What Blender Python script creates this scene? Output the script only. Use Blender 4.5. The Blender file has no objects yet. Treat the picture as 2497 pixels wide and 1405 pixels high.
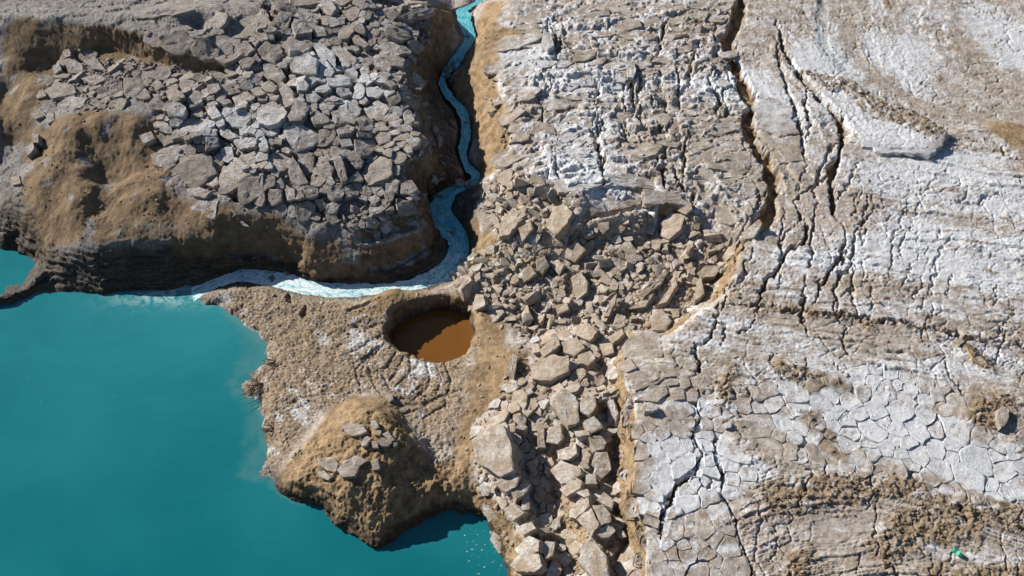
import bpy, bmesh, math, random
import numpy as np
from mathutils import Vector, Matrix, geometry, noise as mnoise

random.seed(7)
rng = np.random.default_rng(7)
scene = bpy.context.scene
COL = scene.collection
R = math.radians

# ------------------------------------------------------------------ camera, sky, sun, exposure
CAM_H, PITCH, IW, IH = 24.0, R(52.0), 2497.0, 1405.0
HFOV = R(62.0)
FPX = IW / 2 / math.tan(HFOV / 2)
cam_d = bpy.data.cameras.new('camera')
cam_d.sensor_width = 36.0
cam_d.lens = 18.0 / math.tan(HFOV / 2)
cam_d.clip_end = 3000
cam = bpy.data.objects.new('camera', cam_d)
cam.location = (0, 0, CAM_H)
cam.rotation_euler = (math.pi / 2 - PITCH, 0, 0)
COL.objects.link(cam)
scene.camera = cam

SUN_EL = R(28.0)
SUN_DIR = Vector((math.cos(R(-29)), math.sin(R(-29)), 0))      # the way the light travels over the ground
world = bpy.data.worlds.new('World')
scene.world = world
world.use_nodes = True
wn = world.node_tree.nodes
sky = wn.new('ShaderNodeTexSky')
sky.sky_type = 'NISHITA'
sky.sun_disc = False
sky.sun_elevation = SUN_EL
sky.sun_rotation = math.atan2(-SUN_DIR.x, -SUN_DIR.y)
sky.air_density = 1.0
sky.dust_density = 0.4
sky.ozone_density = 2.0
bg = wn['Background']
bg.inputs['Strength'].default_value = 0.05
world.node_tree.links.new(sky.outputs[0], bg.inputs['Color'])
sun_d = bpy.data.lights.new('sun', 'SUN')
sun_d.energy = 5.0
sun_d.angle = R(0.5)
sun_d.color = (1.0, 0.935, 0.845)
sun = bpy.data.objects.new('sun', sun_d)
ld = Vector((SUN_DIR.x * math.cos(SUN_EL), SUN_DIR.y * math.cos(SUN_EL), -math.sin(SUN_EL)))
sun.rotation_euler = ld.to_track_quat('-Z', 'Y').to_euler()
sun.location = (-40, 30, 40)
COL.objects.link(sun)
scene.view_settings.view_transform = 'Standard'
scene.view_settings.look = 'None'
scene.view_settings.exposure = 0.62
scene.view_settings.gamma = 1.0
scene.cycles.max_bounces = 4
scene.cycles.diffuse_bounces = 2
scene.cycles.glossy_bounces = 2

# ------------------------------------------------------------------ numeric helpers
CO, SI = math.cos(PITCH), math.sin(PITCH)

def ray(px, py):
    a = (np.asarray(px, float) - IW / 2) / FPX
    b = (IH / 2 - np.asarray(py, float)) / FPX
    return a, CO + b * SI, -SI + b * CO

def P(px, py, z):                       # the place on level z that is seen at this spot of the photograph
    dx, dy, dz = ray(px, py)
    t = (z - CAM_H) / dz
    return dx * t, dy * t

def mpp(px, py, z=0.0):                 # metres per photograph pixel there
    dx, dy, dz = ray(px, py)
    return (z - CAM_H) / dz / FPX

def h2(ix, iy, seed):
    h = ix.astype(np.int32).view(np.uint32) * np.uint32(374761393) + iy.astype(np.int32).view(np.uint32) * np.uint32(668265263) + np.uint32((seed * 1274126177) & 0xFFFFFFFF)
    h = (h ^ (h >> np.uint32(13))) * np.uint32(1274126177)
    h = (h ^ (h >> np.uint32(16))) * np.uint32(2246822519)
    return h ^ (h >> np.uint32(15))

def rnd(ix, iy, seed):
    return h2(ix, iy, seed).astype(np.float32) * np.float32(1 / 4294967296.0)

GT = np.stack([np.cos(np.arange(256) * (2 * math.pi / 256)), np.sin(np.arange(256) * (2 * math.pi / 256))], -1).astype(np.float32)
def perlin(x, y, seed=0):
    x = np.asarray(x, np.float32); y = np.asarray(y, np.float32)
    x0 = np.floor(x); y0 = np.floor(y)
    fx = x - x0; fy = y - y0
    u = fx * fx * fx * (fx * (fx * 6 - 15) + 10); v = fy * fy * fy * (fy * (fy * 6 - 15) + 10)
    def g(i, j):
        a = h2(x0 + i, y0 + j, seed) >> np.uint32(24)
        return GT[a, 0] * (fx - i) + GT[a, 1] * (fy - j)
    a0 = g(0, 0); n0 = a0 + (g(1, 0) - a0) * u
    a1 = g(0, 1); n1 = a1 + (g(1, 1) - a1) * u
    return (n0 + (n1 - n0) * v) * np.float32(1.5)

def fbm(x, y, octv=4, seed=0, gain=0.5, ridged=False):
    s = 0; a = 1.0; tot = 0
    for k in range(octv):
        n = perlin(x * 2 ** k + 13.7 * k, y * 2 ** k - 7.3 * k, seed + k)
        if ridged: n = 1 - 2 * np.abs(n)
        s = s + a * n; tot += a; a *= gain
    return s / tot

def voro(x, y, seed=0, jit=0.9):
    x = np.asarray(x, np.float32); y = np.asarray(y, np.float32)
    ix = np.floor(x); iy = np.floor(y)
    f1 = np.full(x.shape, 9.0, np.float32); f2 = np.full(x.shape, 9.0, np.float32)
    idv = np.zeros(x.shape, np.float32); cx = idv.copy(); cy = idv.copy()
    for i in (-1, 0, 1):
        for j in (-1, 0, 1):
            qx = ix + i + 0.5 + (rnd(ix + i, iy + j, seed) - 0.5) * jit
            qy = iy + j + 0.5 + (rnd(ix + i, iy + j, seed + 91) - 0.5) * jit
            d = np.hypot(x - qx, y - qy)
            m = d < f1
            f2 = np.where(m, f1, np.minimum(f2, d))
            idv = np.where(m, rnd(ix + i, iy + j, seed + 7), idv)
            cx = np.where(m, x - qx, cx); cy = np.where(m, y - qy, cy)
            f1 = np.where(m, d, f1)
    return f1, f2, idv, cx, cy

def sstep(a, b, x):
    t = np.clip((x - a) / (b - a), 0, 1)
    return t * t * (3 - 2 * t)

# ------------------------------------------------------------------ base relief: survey points and break lines
GX0, GX1, GY0, GY1, GS = -44.0, 44.0, 0.0, 60.0, 0.08
NX = int((GX1 - GX0) / GS) + 1
NY = int((GY1 - GY0) / GS) + 1

LINES = [
 # pond shore, bay on the left and the dark mud spit
 [(-120,600,-3),(0,602,-3),(60,618,-3),(90,640,-3),(70,670,-3),(32,693,-3),(-4,707,-3),(-60,722,-3)],
 [(110,655,-2.45),(85,678,-2.5),(55,695,-2.5),(20,709,-2.5),(-20,722,-2.5),(-80,738,-2.6)],
 [(-60,742,-3),(0,722,-3),(60,711,-3),(130,713,-3),(250,718,-3),(290,711,-3),(330,708,-3),(410,710,-3),(440,704,-3)],
 [(0,590,-2.6),(40,600,-2.6),(80,612,-2.6),(105,635,-2.55)],
 [(0,500,-1.6),(50,510,-1.5),(90,560,-1.5),(105,598,-1.6)],
 # foot of the dark cliff along the stream's north side
 [(440,700,-2.98),(500,686,-2.96),(560,664,-2.94),(600,652,-2.93),(660,657,-2.93),(720,670,-2.92),(760,683,-2.91),(860,688,-2.9),(940,688,-2.88),(1000,676,-2.86),(1060,650,-2.84),(1090,625,-2.82),(1097,590,-2.8),(1072,558,-2.76),(1042,527,-2.72),(1042,508,-2.7)],
 # crest of that cliff
 [(105,602,-1.7),(160,594,-1.5),(240,596,-1.45),(330,592,-1.45),(420,588,-1.5),(520,600,-1.6),(600,612,-1.75),(680,606,-1.75),(735,600,-1.8)],
 [(470,640,-2.5),(560,632,-2.5),(640,628,-2.5),(720,640,-2.55)],
 # tan lump and wet shelf on the north bank
 [(745,625,-1.85),(790,592,-1.6),(850,590,-1.6),(885,612,-1.8)],
 [(740,645,-2.2),(770,658,-2.25),(830,655,-2.25),(880,655,-2.3)],
 [(895,600,-1.85),(960,575,-1.75),(1030,556,-1.75),(1050,560,-1.85)],
 [(895,655,-2.35),(940,650,-2.25),(975,640,-2.15),(1010,622,-2.1),(1040,600,-2.1),(1052,572,-2.1)],
 [(900,668,-2.75),(950,666,-2.75),(1000,648,-2.72),(1040,622,-2.7),(1062,590,-2.6)],
 # foot of the block field
 [(440,500,-1.1),(520,525,-1.1),(600,530,-1.1),(680,545,-1.2),(740,580,-1.4),(830,560,-1.3),(880,590,-1.4),(960,570,-1.3),(1010,548,-1.3),(1035,505,-1.35)],
 [(430,440,-0.8),(520,480,-0.75),(600,490,-0.75),(690,500,-0.8),(800,520,-0.9),(900,540,-1.0),(1000,510,-1.0),(1030,470,-0.95)],
 # right brow of the block field
 [(1058,20,-0.2),(1045,70,0.05),(1000,110,0.1),(985,160,0.05),(1000,220,0.0),(1005,270,-0.05),(1028,330,-0.15),(1046,380,-0.25),(1045,440,-0.5)],
 [(1075,60,-1.2),(1050,120,-1.2),(1040,190,-1.4),(1055,270,-1.5),(1075,340,-1.7),(1090,400,-1.9),(1075,440,-2.0)],
 # stream left edge
 [(1105,5,-1.88),(1103,30,-1.9),(1110,62,-1.95),(1122,100,-2.0),(1095,135,-2.05),(1086,152,-2.1),(1070,205,-2.28),(1080,240,-2.3),(1108,270,-2.34),(1120,310,-2.38),(1112,370,-2.42),(1132,415,-2.48),(1148,437,-2.52),(1085,458,-2.6),(1058,480,-2.65),(1040,515,-2.7)],
 # stream right edge
 [(1185,0,-1.8),(1152,18,-1.85),(1155,60,-1.93),(1162,85,-1.96),(1145,125,-2.02),(1122,160,-2.12),(1086,200,-2.26),(1104,228,-2.3),(1136,262,-2.35),(1148,310,-2.38),(1146,350,-2.4),(1136,380,-2.44),(1172,422,-2.5),(1168,442,-2.54),(1105,478,-2.62),(1090,515,-2.68),(1118,548,-2.73),(1138,580,-2.76),(1136,625,-2.8),(1100,680,-2.84),(1000,708,-2.88),(880,722,-2.9),(800,722,-2.91),(720,712,-2.92),(655,692,-2.94),(580,682,-2.96),(525,700,-2.97),(482,722,-3.0),(472,738,-3)],
 # right bank brow
 [(1240,0,-0.6),(1190,70,-0.75),(1170,105,-0.9),(1208,150,-0.6),(1222,200,-0.55),(1228,250,-0.5),(1250,300,-0.5),(1242,345,-0.6),(1246,375,-0.7),(1200,425,-1.1),(1175,455,-1.5),(1165,520,-1.75),(1175,570,-1.8)],
 [(1150,605,-2.35),(1200,560,-1.7),(1215,540,-1.5)],
 [(1130,660,-2.55),(1110,690,-2.55),(1050,712,-2.55)],
 # bank behind the sinkhole
 [(935,712,-2.35),(960,700,-2.3),(1000,712,-2.45),(1040,720,-2.5),(1100,700,-2.45)],
 [(905,735,-2.3),(925,722,-2.15),(950,720,-2.2)],
 # sinkhole rim
 [(943,805,-2.45),(945,785,-2.42),(957,766,-2.4),(980,750,-2.4),(1015,736,-2.42),(1055,727,-2.44),(1095,724,-2.44),(1130,733,-2.36),(1150,752,-2.25),(1160,780,-2.18),(1158,815,-2.22),(1144,846,-2.32),(1120,864,-2.35),(1085,876,-2.36),(1045,877,-2.36),(1000,863,-2.38),(968,845,-2.4),(950,825,-2.42)],
 # pond's east beach and south shore
 [(472,740,-3),(490,753,-3),(530,746,-3),(548,756,-3),(578,770,-3),(602,792,-3),(632,812,-3),(655,835,-3),(656,856,-3),(645,882,-3),(622,910,-3),(597,930,-3),(590,950,-3),(600,968,-3),(635,974,-3),(640,1000,-3),(637,1020,-3),(650,1060,-3),(656,1090,-3),(648,1122,-3),(640,1142,-3),(618,1168,-3),(655,1168,-3),(668,1190,-3),(690,1207,-3),(720,1222,-3),(760,1224,-3),(790,1238,-3),(800,1262,-3),(830,1292,-3),(870,1308,-3),(895,1332,-3),(930,1342,-3),(960,1318,-3),(990,1297,-3),(1040,1272,-3),(1060,1252,-3),(1110,1245,-3),(1150,1247,-3),(1190,1272,-3),(1215,1312,-3),(1228,1352,-3),(1235,1405,-3),(1238,1500,-3)],
 [(560,790,-3.25),(600,850,-3.2),(570,920,-3.2),(545,960,-3.25),(600,1000,-3.25),(600,1080,-3.2),(590,1150,-3.2),(560,1195,-3.2)],
 [(450,760,-4),(520,800,-4.2),(540,900,-4),(480,980,-4.2),(540,1080,-4.2),(520,1200,-4.2),(640,1260,-4.3),(760,1330,-4.3),(860,1400,-4.4)],
 # beach surface
 [(500,728,-2.86),(560,712,-2.78),(640,715,-2.72),(720,735,-2.62),(800,745,-2.55),(870,748,-2.42)],
 [(600,770,-2.85),(680,830,-2.76),(690,900,-2.72),(660,960,-2.74),(680,1040,-2.72),(690,1110,-2.72)],
 [(780,820,-2.6),(800,900,-2.52),(790,960,-2.52),(900,900,-2.46),(960,930,-2.38),(1040,960,-2.25),(1100,930,-2.2)],
 # stony mound in the pond
 [(770,1020,-2.5),(860,965,-2.42),(950,965,-2.32),(1010,1040,-2.25),(1060,1095,-2.2),(1110,1120,-2.15)],
 [(830,1035,-1.75),(880,1000,-1.5),(930,1010,-1.35),(965,1050,-1.35),(960,1085,-1.45)],
 [(760,1115,-2.1),(800,1100,-1.85),(870,1130,-1.55),(930,1120,-1.45)],
 [(700,1180,-2.35),(760,1190,-2.2),(830,1190,-1.85),(920,1190,-1.75),(1000,1170,-2.0),(1080,1200,-2.2)],
 [(820,1265,-2.6),(880,1290,-2.6),(930,1310,-2.6),(1000,1250,-2.5),(1100,1225,-2.5),(1160,1225,-2.4)],
 # slumped block band
 [(1160,880,-2.1),(1200,920,-1.95),(1180,1000,-1.9),(1140,1060,-2.0),(1140,1130,-2.0),(1175,1200,-2.0),(1200,1250,-2.2),(1228,1300,-2.3),(1250,1360,-2.3),(1260,1420,-2.3)],
 [(1230,880,-1.7),(1260,960,-1.45),(1240,1020,-1.4),(1190,1060,-1.4),(1230,1130,-1.4),(1240,1200,-1.5),(1280,1280,-1.5),(1290,1360,-1.5),(1290,1440,-1.5)],
 [(1345,1110,-1.85),(1350,1200,-1.85),(1380,1290,-1.85),(1390,1400,-1.85)],
 [(1400,880,-1.2),(1390,960,-1.1),(1420,1040,-1.05),(1420,1120,-1.1),(1420,1200,-1.1),(1440,1280,-1.1),(1440,1400,-1.1)],
 # foot and top of the plateau scarp
 [(1785,605,-0.75),(1765,645,-1.0),(1745,690,-1.0),(1715,735,-1.0),(1655,775,-1.1),(1605,825,-1.15),(1530,850,-1.2),(1495,890,-1.3),(1500,960,-1.35),(1503,1040,-1.4),(1512,1100,-1.4),(1500,1160,-1.4),(1512,1240,-1.4),(1530,1300,-1.4),(1530,1405,-1.4),(1530,1500,-1.4)],
 [(1840,560,-0.1),(1802,600,-0.06),(1788,680,-0.06),(1762,730,-0.05),(1702,765,-0.05),(1645,808,-0.08),(1640,850,-0.1)],
 [(1512,885,-0.2),(1508,945,-0.2),(1548,968,-0.12),(1537,1040,-0.05),(1552,1100,-0.05),(1532,1160,-0.05),(1547,1240,-0.05),(1574,1300,-0.05),(1562,1405,-0.05),(1562,1500,-0.05)],
 [(1525,860,-0.35),(1565,800,-0.3),(1620,830,-0.2)],
 # rubble slope
 [(1402,482,-0.3),(1412,532,-0.35),(1470,520,-0.28),(1560,500,-0.22),(1640,496,-0.2),(1685,512,-0.25)],
 [(1408,560,-1.0),(1480,545,-1.0),(1560,528,-0.95),(1650,528,-0.8)],
 [(1250,440,-0.7),(1330,430,-0.5),(1390,450,-0.4)],
 [(1230,560,-1.2),(1300,570,-1.15),(1380,590,-1.2),(1470,590,-1.15),(1600,590,-0.95),(1720,580,-0.75)],
 [(1160,650,-1.9),(1220,640,-1.7),(1280,690,-1.8),(1330,730,-1.9)],
 [(1130,690,-2.1),(1180,720,-1.9),(1240,760,-2.0),(1330,780,-2.05)],
 [(1400,690,-1.6),(1500,700,-1.4),(1600,700,-1.15),(1680,690,-1.1)],
 [(1240,830,-2.05),(1340,810,-1.9),(1430,790,-1.6),(1520,790,-1.4)],
 # upper left scarp
 [(-60,44,0.35),(0,42,0.35),(80,47,0.4),(160,42,0.4),(250,62,0.4),(330,80,0.45),(400,108,0.4),(470,128,0.35),(540,140,0.25),(620,170,0.15)],
 [(-60,155,-0.85),(0,150,-0.8),(120,146,-0.8),(200,140,-0.75),(260,118,-0.65),(330,135,-0.6),(420,168,-0.5),(520,172,-0.35),(600,185,-0.1)],
 [(0,5,0.15),(90,20,0.25),(200,32,0.3),(330,35,0.75),(430,25,0.85),(560,40,0.75),(640,20,0.6)],
 [(225,12,-0.1),(260,-10,-0.15),(310,8,-0.05)],
 # hollow and brown slope on the left
 [(0,190,-0.8),(100,180,-0.75),(170,210,-0.6),(110,260,-0.7)],
 [(0,290,-1.0),(60,320,-0.95),(60,420,-1.15),(50,480,-1.4)],
 [(0,400,-1.75),(20,450,-1.75)],
 [(130,330,-0.65),(220,330,-0.5),(330,320,-0.45),(420,330,-0.45)],
 [(110,440,-1.05),(200,430,-0.85),(300,440,-0.8),(390,460,-0.85)],
 [(180,500,-1.05),(250,480,-0.95),(330,520,-1.15)],
 [(250,250,-0.3),(350,230,-0.15),(430,240,-0.1),(560,220,0.1)],
]
SPOTS = [
 (20,650,-3.6),(-100,650,-3.8),(100,800,-4.3),(300,800,-4.3),(300,1000,-4.6),(100,1200,-4.6),(400,1300,-4.6),(700,1390,-4.5),(1100,1330,-3.9),(1150,1400,-3.9),(1000,1390,-4.2),
 (620,0,0.5),(760,20,0.4),(900,0,0.3),(1000,40,0.15),(700,120,0.35),(820,150,0.2),(700,250,0.15),(850,260,0.0),(930,200,0.0),(600,300,0.0),(760,360,-0.25),(900,360,-0.2),(980,400,-0.35),(560,400,-0.45),(660,430,-0.45),(850,450,-0.6),
 (480,66,0.25),(430,60,0.75),(530,60,0.7),(480,90,0.65),
 (1300,80,-0.3),(1300,200,-0.3),(1330,330,-0.35),(1450,150,-0.15),(1500,300,-0.15),(1600,420,-0.12),(1700,300,-0.08),(1650,100,-0.08),(1760,470,-0.1),(1450,450,-0.3),
 (1700,860,-0.04),(1600,900,-0.1),(1650,950,-0.05),
 (2000,500,0),(2200,700,0),(1900,800,0),(2100,1000,0),(1800,1100,0),(1700,1300,0),(2400,1300,0),(2400,900,0),(2400,450,0),(2000,350,0.02),(1950,100,0),(2200,250,-0.06),(2300,100,-0.05),(2480,200,-0.05),
]
pts, zs = [], []
def addp(x, y, z):
    pts.append((float(x), float(y))); zs.append(float(z))
for L in LINES:
    w = [(*P(px, py, z), z) for px, py, z in L]
    for a, b in zip(w[:-1], w[1:]):
        d = math.hypot(b[0] - a[0], b[1] - a[1])
        n = max(1, int(d / 0.3))
        for k in range(n):
            t = k / n
            addp(a[0] + (b[0] - a[0]) * t, a[1] + (b[1] - a[1]) * t, a[2] + (b[2] - a[2]) * t)
    addp(*w[-1])
for px, py, z in SPOTS:
    addp(*P(px, py, z), z)
# sinkhole shaft, drawn in plan inside the rim
rim = None
for L in LINES:
    if L[0][:2] == (943, 805):
        rim = [(*P(px, py, z), z) for px, py, z in L]
rcx = sum(p[0] for p in rim) / len(rim); rcy = sum(p[1] for p in rim) / len(rim)
rim2 = rim + [rim[0]]
for a, b in zip(rim2[:-1], rim2[1:]):
    for t in (0, 0.33, 0.66):
        x = a[0] + (b[0] - a[0]) * t; y = a[1] + (b[1] - a[1]) * t
        for s, z in ((0.92, -3.75), (0.6, -4.2), (0.2, -4.3)):
            addp(rcx + (x - rcx) * s, rcy + (y - rcy) * s, z)
# land beyond the picture
for x in np.arange(-44, 45, 4.0):
    addp(x, 60, 0.2 if x > -20 else 1.0)
    addp(x, 50, 0.1 if x > -20 else 0.8)
for y in np.arange(0, 60, 4.0):
    addp(44, y, 0); addp(36, y, 0)
    if y > 20: addp(-44, y, 1.0); addp(-30.5, y, 0.6)
    else: addp(-44, y, 1.0); addp(-31, y, 0.6); addp(-29, y, -3.6)
for x in np.arange(-26, 44, 3.0):
    if x > 2: addp(x, 0, 0)
    else: addp(x, 0, -4.2); addp(x, 5, -4.4)
for y in (20.5, 22, 24, 26): addp(-28.5, y, 0.2); addp(-26.5, y, -3.1)
for y in (28, 31, 34): addp(-25.5, y, 0.2)
addp(-24, 18, -3.9); addp(-27.5, 17, -3.4)
gx = GX0 + np.arange(NX) * GS
gy = GY0 + np.arange(NY) * GS
def tin(pts, zs, cell=0.06):
    """linear interpolation over a triangulation of survey points, on the plan grid"""
    arr = {}
    for (x, y), z in zip(pts, zs):
        arr.setdefault((round(x / cell), round(y / cell)), (x, y, z))
    tp = list(arr.values())
    cdt = geometry.delaunay_2d_cdt([Vector((p[0], p[1])) for p in tp], [], [], 0, 1e-6)
    cv = np.array([(v.x, v.y) for v in cdt[0]])
    cz = np.array([tp[o[0]][2] if o else 0.0 for o in cdt[3]])
    ZZ = np.zeros((NY, NX))
    for f in cdt[2]:
        a, b, c = f[:3]
        (x1, y1), (x2, y2), (x3, y3) = cv[a], cv[b], cv[c]
        i0 = max(0, int((min(x1, x2, x3) - GX0) / GS)); i1 = min(NX - 1, int((max(x1, x2, x3) - GX0) / GS) + 1)
        j0 = max(0, int((min(y1, y2, y3) - GY0) / GS)); j1 = min(NY - 1, int((max(y1, y2, y3) - GY0) / GS) + 1)
        if i1 < i0 or j1 < j0: continue
        X, Y = np.meshgrid(gx[i0:i1 + 1], gy[j0:j1 + 1])
        den = (y2 - y3) * (x1 - x3) + (x3 - x2) * (y1 - y3)
        if abs(den) < 1e-9: continue
        l1 = ((y2 - y3) * (X - x3) + (x3 - x2) * (Y - y3)) / den
        l2 = ((y3 - y1) * (X - x3) + (x1 - x3) * (Y - y3)) / den
        l3 = 1 - l1 - l2
        m = (l1 >= -1e-6) & (l2 >= -1e-6) & (l3 >= -1e-6)
        sub = ZZ[j0:j1 + 1, i0:i1 + 1]
        sub[m] = (l1 * cz[a] + l2 * cz[b] + l3 * cz[c])[m]
    return ZZ
ZB = tin(pts, zs)

def blur(A, sig):
    r = max(1, int(sig * 3)); k = np.exp(-0.5 * (np.arange(-r, r + 1) / sig) ** 2); k /= k.sum()
    for ax in (0, 1):
        Ap = np.pad(A, [(r, r) if i == ax else (0, 0) for i in (0, 1)], mode='edge')
        out = 0
        for i, w in enumerate(k):
            out = out + w * (Ap[i:i + A.shape[0], :] if ax == 0 else Ap[:, i:i + A.shape[1]])
        A = out
    return A
ZB = blur(ZB, 1.3)

def samp(A, x, y):
    fx = np.clip((np.asarray(x, float) - GX0) / GS, 0, NX - 1.001); fy = np.clip((np.asarray(y, float) - GY0) / GS, 0, NY - 1.001)
    i = fx.astype(int); j = fy.astype(int); u = fx - i; v = fy - j
    return (A[j, i] * (1 - u) + A[j, i + 1] * u) * (1 - v) + (A[j + 1, i] * (1 - u) + A[j + 1, i + 1] * u) * v

def hit(px, py, lift=0.0):              # where the view through this spot first meets the base relief
    dx, dy, dz = ray(px, py)
    t0 = (1.6 - CAM_H) / dz; t1 = (-4.5 - CAM_H) / dz
    ts = np.linspace(t0, t1, 260)
    d = CAM_H + dz * ts - (samp(ZB, dx * ts, dy * ts) + lift)
    k = int(np.argmax(d <= 0)) if (d <= 0).any() else 259
    k = max(k, 1)
    a, b = d[k - 1], d[k]
    t = ts[k - 1] + (ts[k] - ts[k - 1]) * (a / (a - b) if a != b else 0)
    return float(dx * t), float(dy * t), float(CAM_H + dz * t)

# ------------------------------------------------------------------ zones (ground cover), as masks in plan
GXX, GYY = np.meshgrid(gx, gy)
def inpoly(poly, X, Y):
    ins = np.zeros(X.shape, bool)
    n = len(poly)
    for k in range(n):
        x1, y1 = poly[k]; x2, y2 = poly[(k + 1) % n]
        c = ((y1 > Y) != (y2 > Y))
        with np.errstate(divide='ignore', invalid='ignore'):
            xi = (x2 - x1) * (Y - y1) / (y2 - y1 + 1e-12) + x1
        ins ^= c & (X < xi)
    return ins

def zone(polys, soft=0.25, warp=0.35):
    M = np.zeros((NY, NX))
    for poly in polys:
        w = [hit(px, py)[:2] for px, py in poly]
        xs = [p[0] for p in w]; ys = [p[1] for p in w]
        i0 = max(0, int((min(xs) - 1 - GX0) / GS)); i1 = min(NX, int((max(xs) + 1 - GX0) / GS) + 1)
        j0 = max(0, int((min(ys) - 1 - GY0) / GS)); j1 = min(NY, int((max(ys) + 1 - GY0) / GS) + 1)
        X = GXX[j0:j1, i0:i1]; Y = GYY[j0:j1, i0:i1]
        wx = fbm(X * 0.9, Y * 0.9, 3, 3) * warp; wy = fbm(X * 0.9, Y * 0.9, 3, 33) * warp
        M[j0:j1, i0:i1] = np.maximum(M[j0:j1, i0:i1], inpoly(w, X + wx, Y + wy))
    return blur(M, soft / GS)

BLOCKS_POLY = [(430,235),(500,190),(560,150),(610,60),(640,0),(1000,0),(1062,30),(1050,80),(985,165),(1005,270),(1050,370),(1045,450),(1030,520),(900,560),(820,535),(680,510),(560,470),(470,450),(425,400),(385,330),(395,270)]
LEFTBLK_POLY = [(110,200),(160,130),(250,140),(420,170),(560,170),(430,235),(400,280),(330,225),(260,275),(140,270)]
RUB_POLY = [(1165,470),(1230,420),(1330,440),(1400,490),(1410,560),(1500,545),(1680,515),(1800,590),(1770,660),(1740,720),(1640,790),(1500,830),(1330,830),(1250,800),(1160,740),(1095,680),(1140,630),(1225,600),(1190,530)]
BAND_POLY = [(1300,830),(1420,800),(1500,840),(1490,900),(1500,1050),(1510,1200),(1525,1405),(1525,1460),(1250,1460),(1245,1350),(1190,1230),(1150,1120),(1150,1060),(1230,960)]
PLATE_POLYS = [[(1545,965),(1660,900),(1720,960),(1770,1060),(1840,1170),(1800,1250),(1700,1290),(1575,1305),(1545,1240),(1532,1160),(1552,1100),(1537,1040)],[(1800,1000),(1900,930),(2060,930),(2330,1030),(2480,1110),(2560,1150),(2560,1240),(2350,1215),(2150,1140),(1960,1120),(1860,1090)],[(1575,1300),(1700,1290),(1790,1290),(1840,1420),(1565,1420)],[(2080,880),(2260,930),(2400,960),(2330,1010),(2100,930)]]
Z = {}
Z['tan'] = zone([
 [(60,300),(250,270),(400,300),(430,470),(520,580),(430,600),(100,610),(50,480)],
 [(0,60),(160,50),(330,90),(520,138),(600,175),(520,180),(430,140),(200,150),(0,165)],
 [(0,170),(150,150),(110,260),(60,300),(0,400)],
 [(440,490),(560,500),(700,540),(760,590),(880,600),(890,650),(750,650),(690,600),(440,590)],
 [(1190,100),(1215,160),(1230,250),(1250,360),(1190,425),(1140,340),(1140,260),(1095,205),(1150,110)],
 [(1060,0),(1105,0),(1105,150),(1050,130)],[(1185,5),(1235,0),(1215,90),(1165,110),(1160,60)],
 [(1130,600),(1220,540),(1250,600),(1170,640),(1120,680)],
 [(1150,880),(1300,840),(1250,960),(1180,1060),(1150,1120),(1175,1220),(1240,1405),(1265,1440),(1190,1260),(1050,1250),(1000,1180),(1100,1100),(1130,1000)],
 [(860,970),(960,980),(1020,1080),(1130,1180),(1100,1240),(930,1340),(800,1260),(680,1190),(740,1090),(800,1010)],
 [(1500,830),(1545,850),(1515,900),(1520,960),(1540,1050),(1545,1160),(1560,1300),(1556,1420),(1520,1420),(1505,1250),(1490,1000)],
 [(1795,590),(1775,700),(1725,740),(1745,640)],
 [(2380,285),(2520,300),(2520,400),(2440,350)],
 [(1330,1060),(1370,1060),(1375,1200),(1410,1300),(1400,1405),(1370,1405),(1340,1200)],
 [(930,700),(1000,700),(1160,720),(1260,800),(1180,870),(1150,860),(1160,770),(1110,720),(980,745),(900,760)],
 [(1225,60),(1320,110),(1260,130),(1215,100)],
], 0.32, 0.8)
Z['beach'] = zone([[(480,735),(580,690),(700,712),(900,735),(1100,705),(1165,760),(1160,880),(1110,1100),(1020,1050),(900,960),(770,1020),(730,1090),(660,1195),(630,1100),(620,1000),(580,950),(640,860)]], 0.3)
Z['mound'] = zone([[(-200,-40),(620,-40),(1075,-40),(1075,470),(1050,600),(900,690),(600,680),(0,720),(-200,720)]], 0.5)
Z['wet_and_shade'] = zone([  # wet mud, with the shade of cliff, bank and far-left slope painted in
 [(0,420),(55,480),(105,600),(240,603),(420,598),(600,620),(700,610),(745,640),(880,660),(900,640),(1000,640),(1050,590),(1050,560),(1030,510),(1050,430),(1060,300),(1010,200),(1060,130),(1100,150),(1110,210),(1120,400),(1180,440),(1165,590),(1130,660),(1000,690),(650,660),(400,715),(0,720)],
], 0.3, 0.25)
Z['wet_and_shade'] = np.maximum(Z['wet_and_shade'], 0.55 * blur(inpoly([(p[0], p[1]) for p in rim], GXX, GYY).astype(float), 1.0))  # shade painted into the sinkhole walls
Z['blocks'] = zone([BLOCKS_POLY], 0.16, 0.15)
Z['lblocks'] = zone([LEFTBLK_POLY], 0.16, 0.15)
Z['rubble'] = zone([RUB_POLY, BAND_POLY], 0.2, 0.2)
Z['plates'] = zone(PLATE_POLYS, 0.1, 0.0)
Z['rough'] = zone([[(1230,90),(1300,0),(1790,0),(1790,200),(1850,450),(1820,580),(1700,520),(1400,480),(1250,430),(1250,300),(1215,160)]], 0.6)
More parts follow.
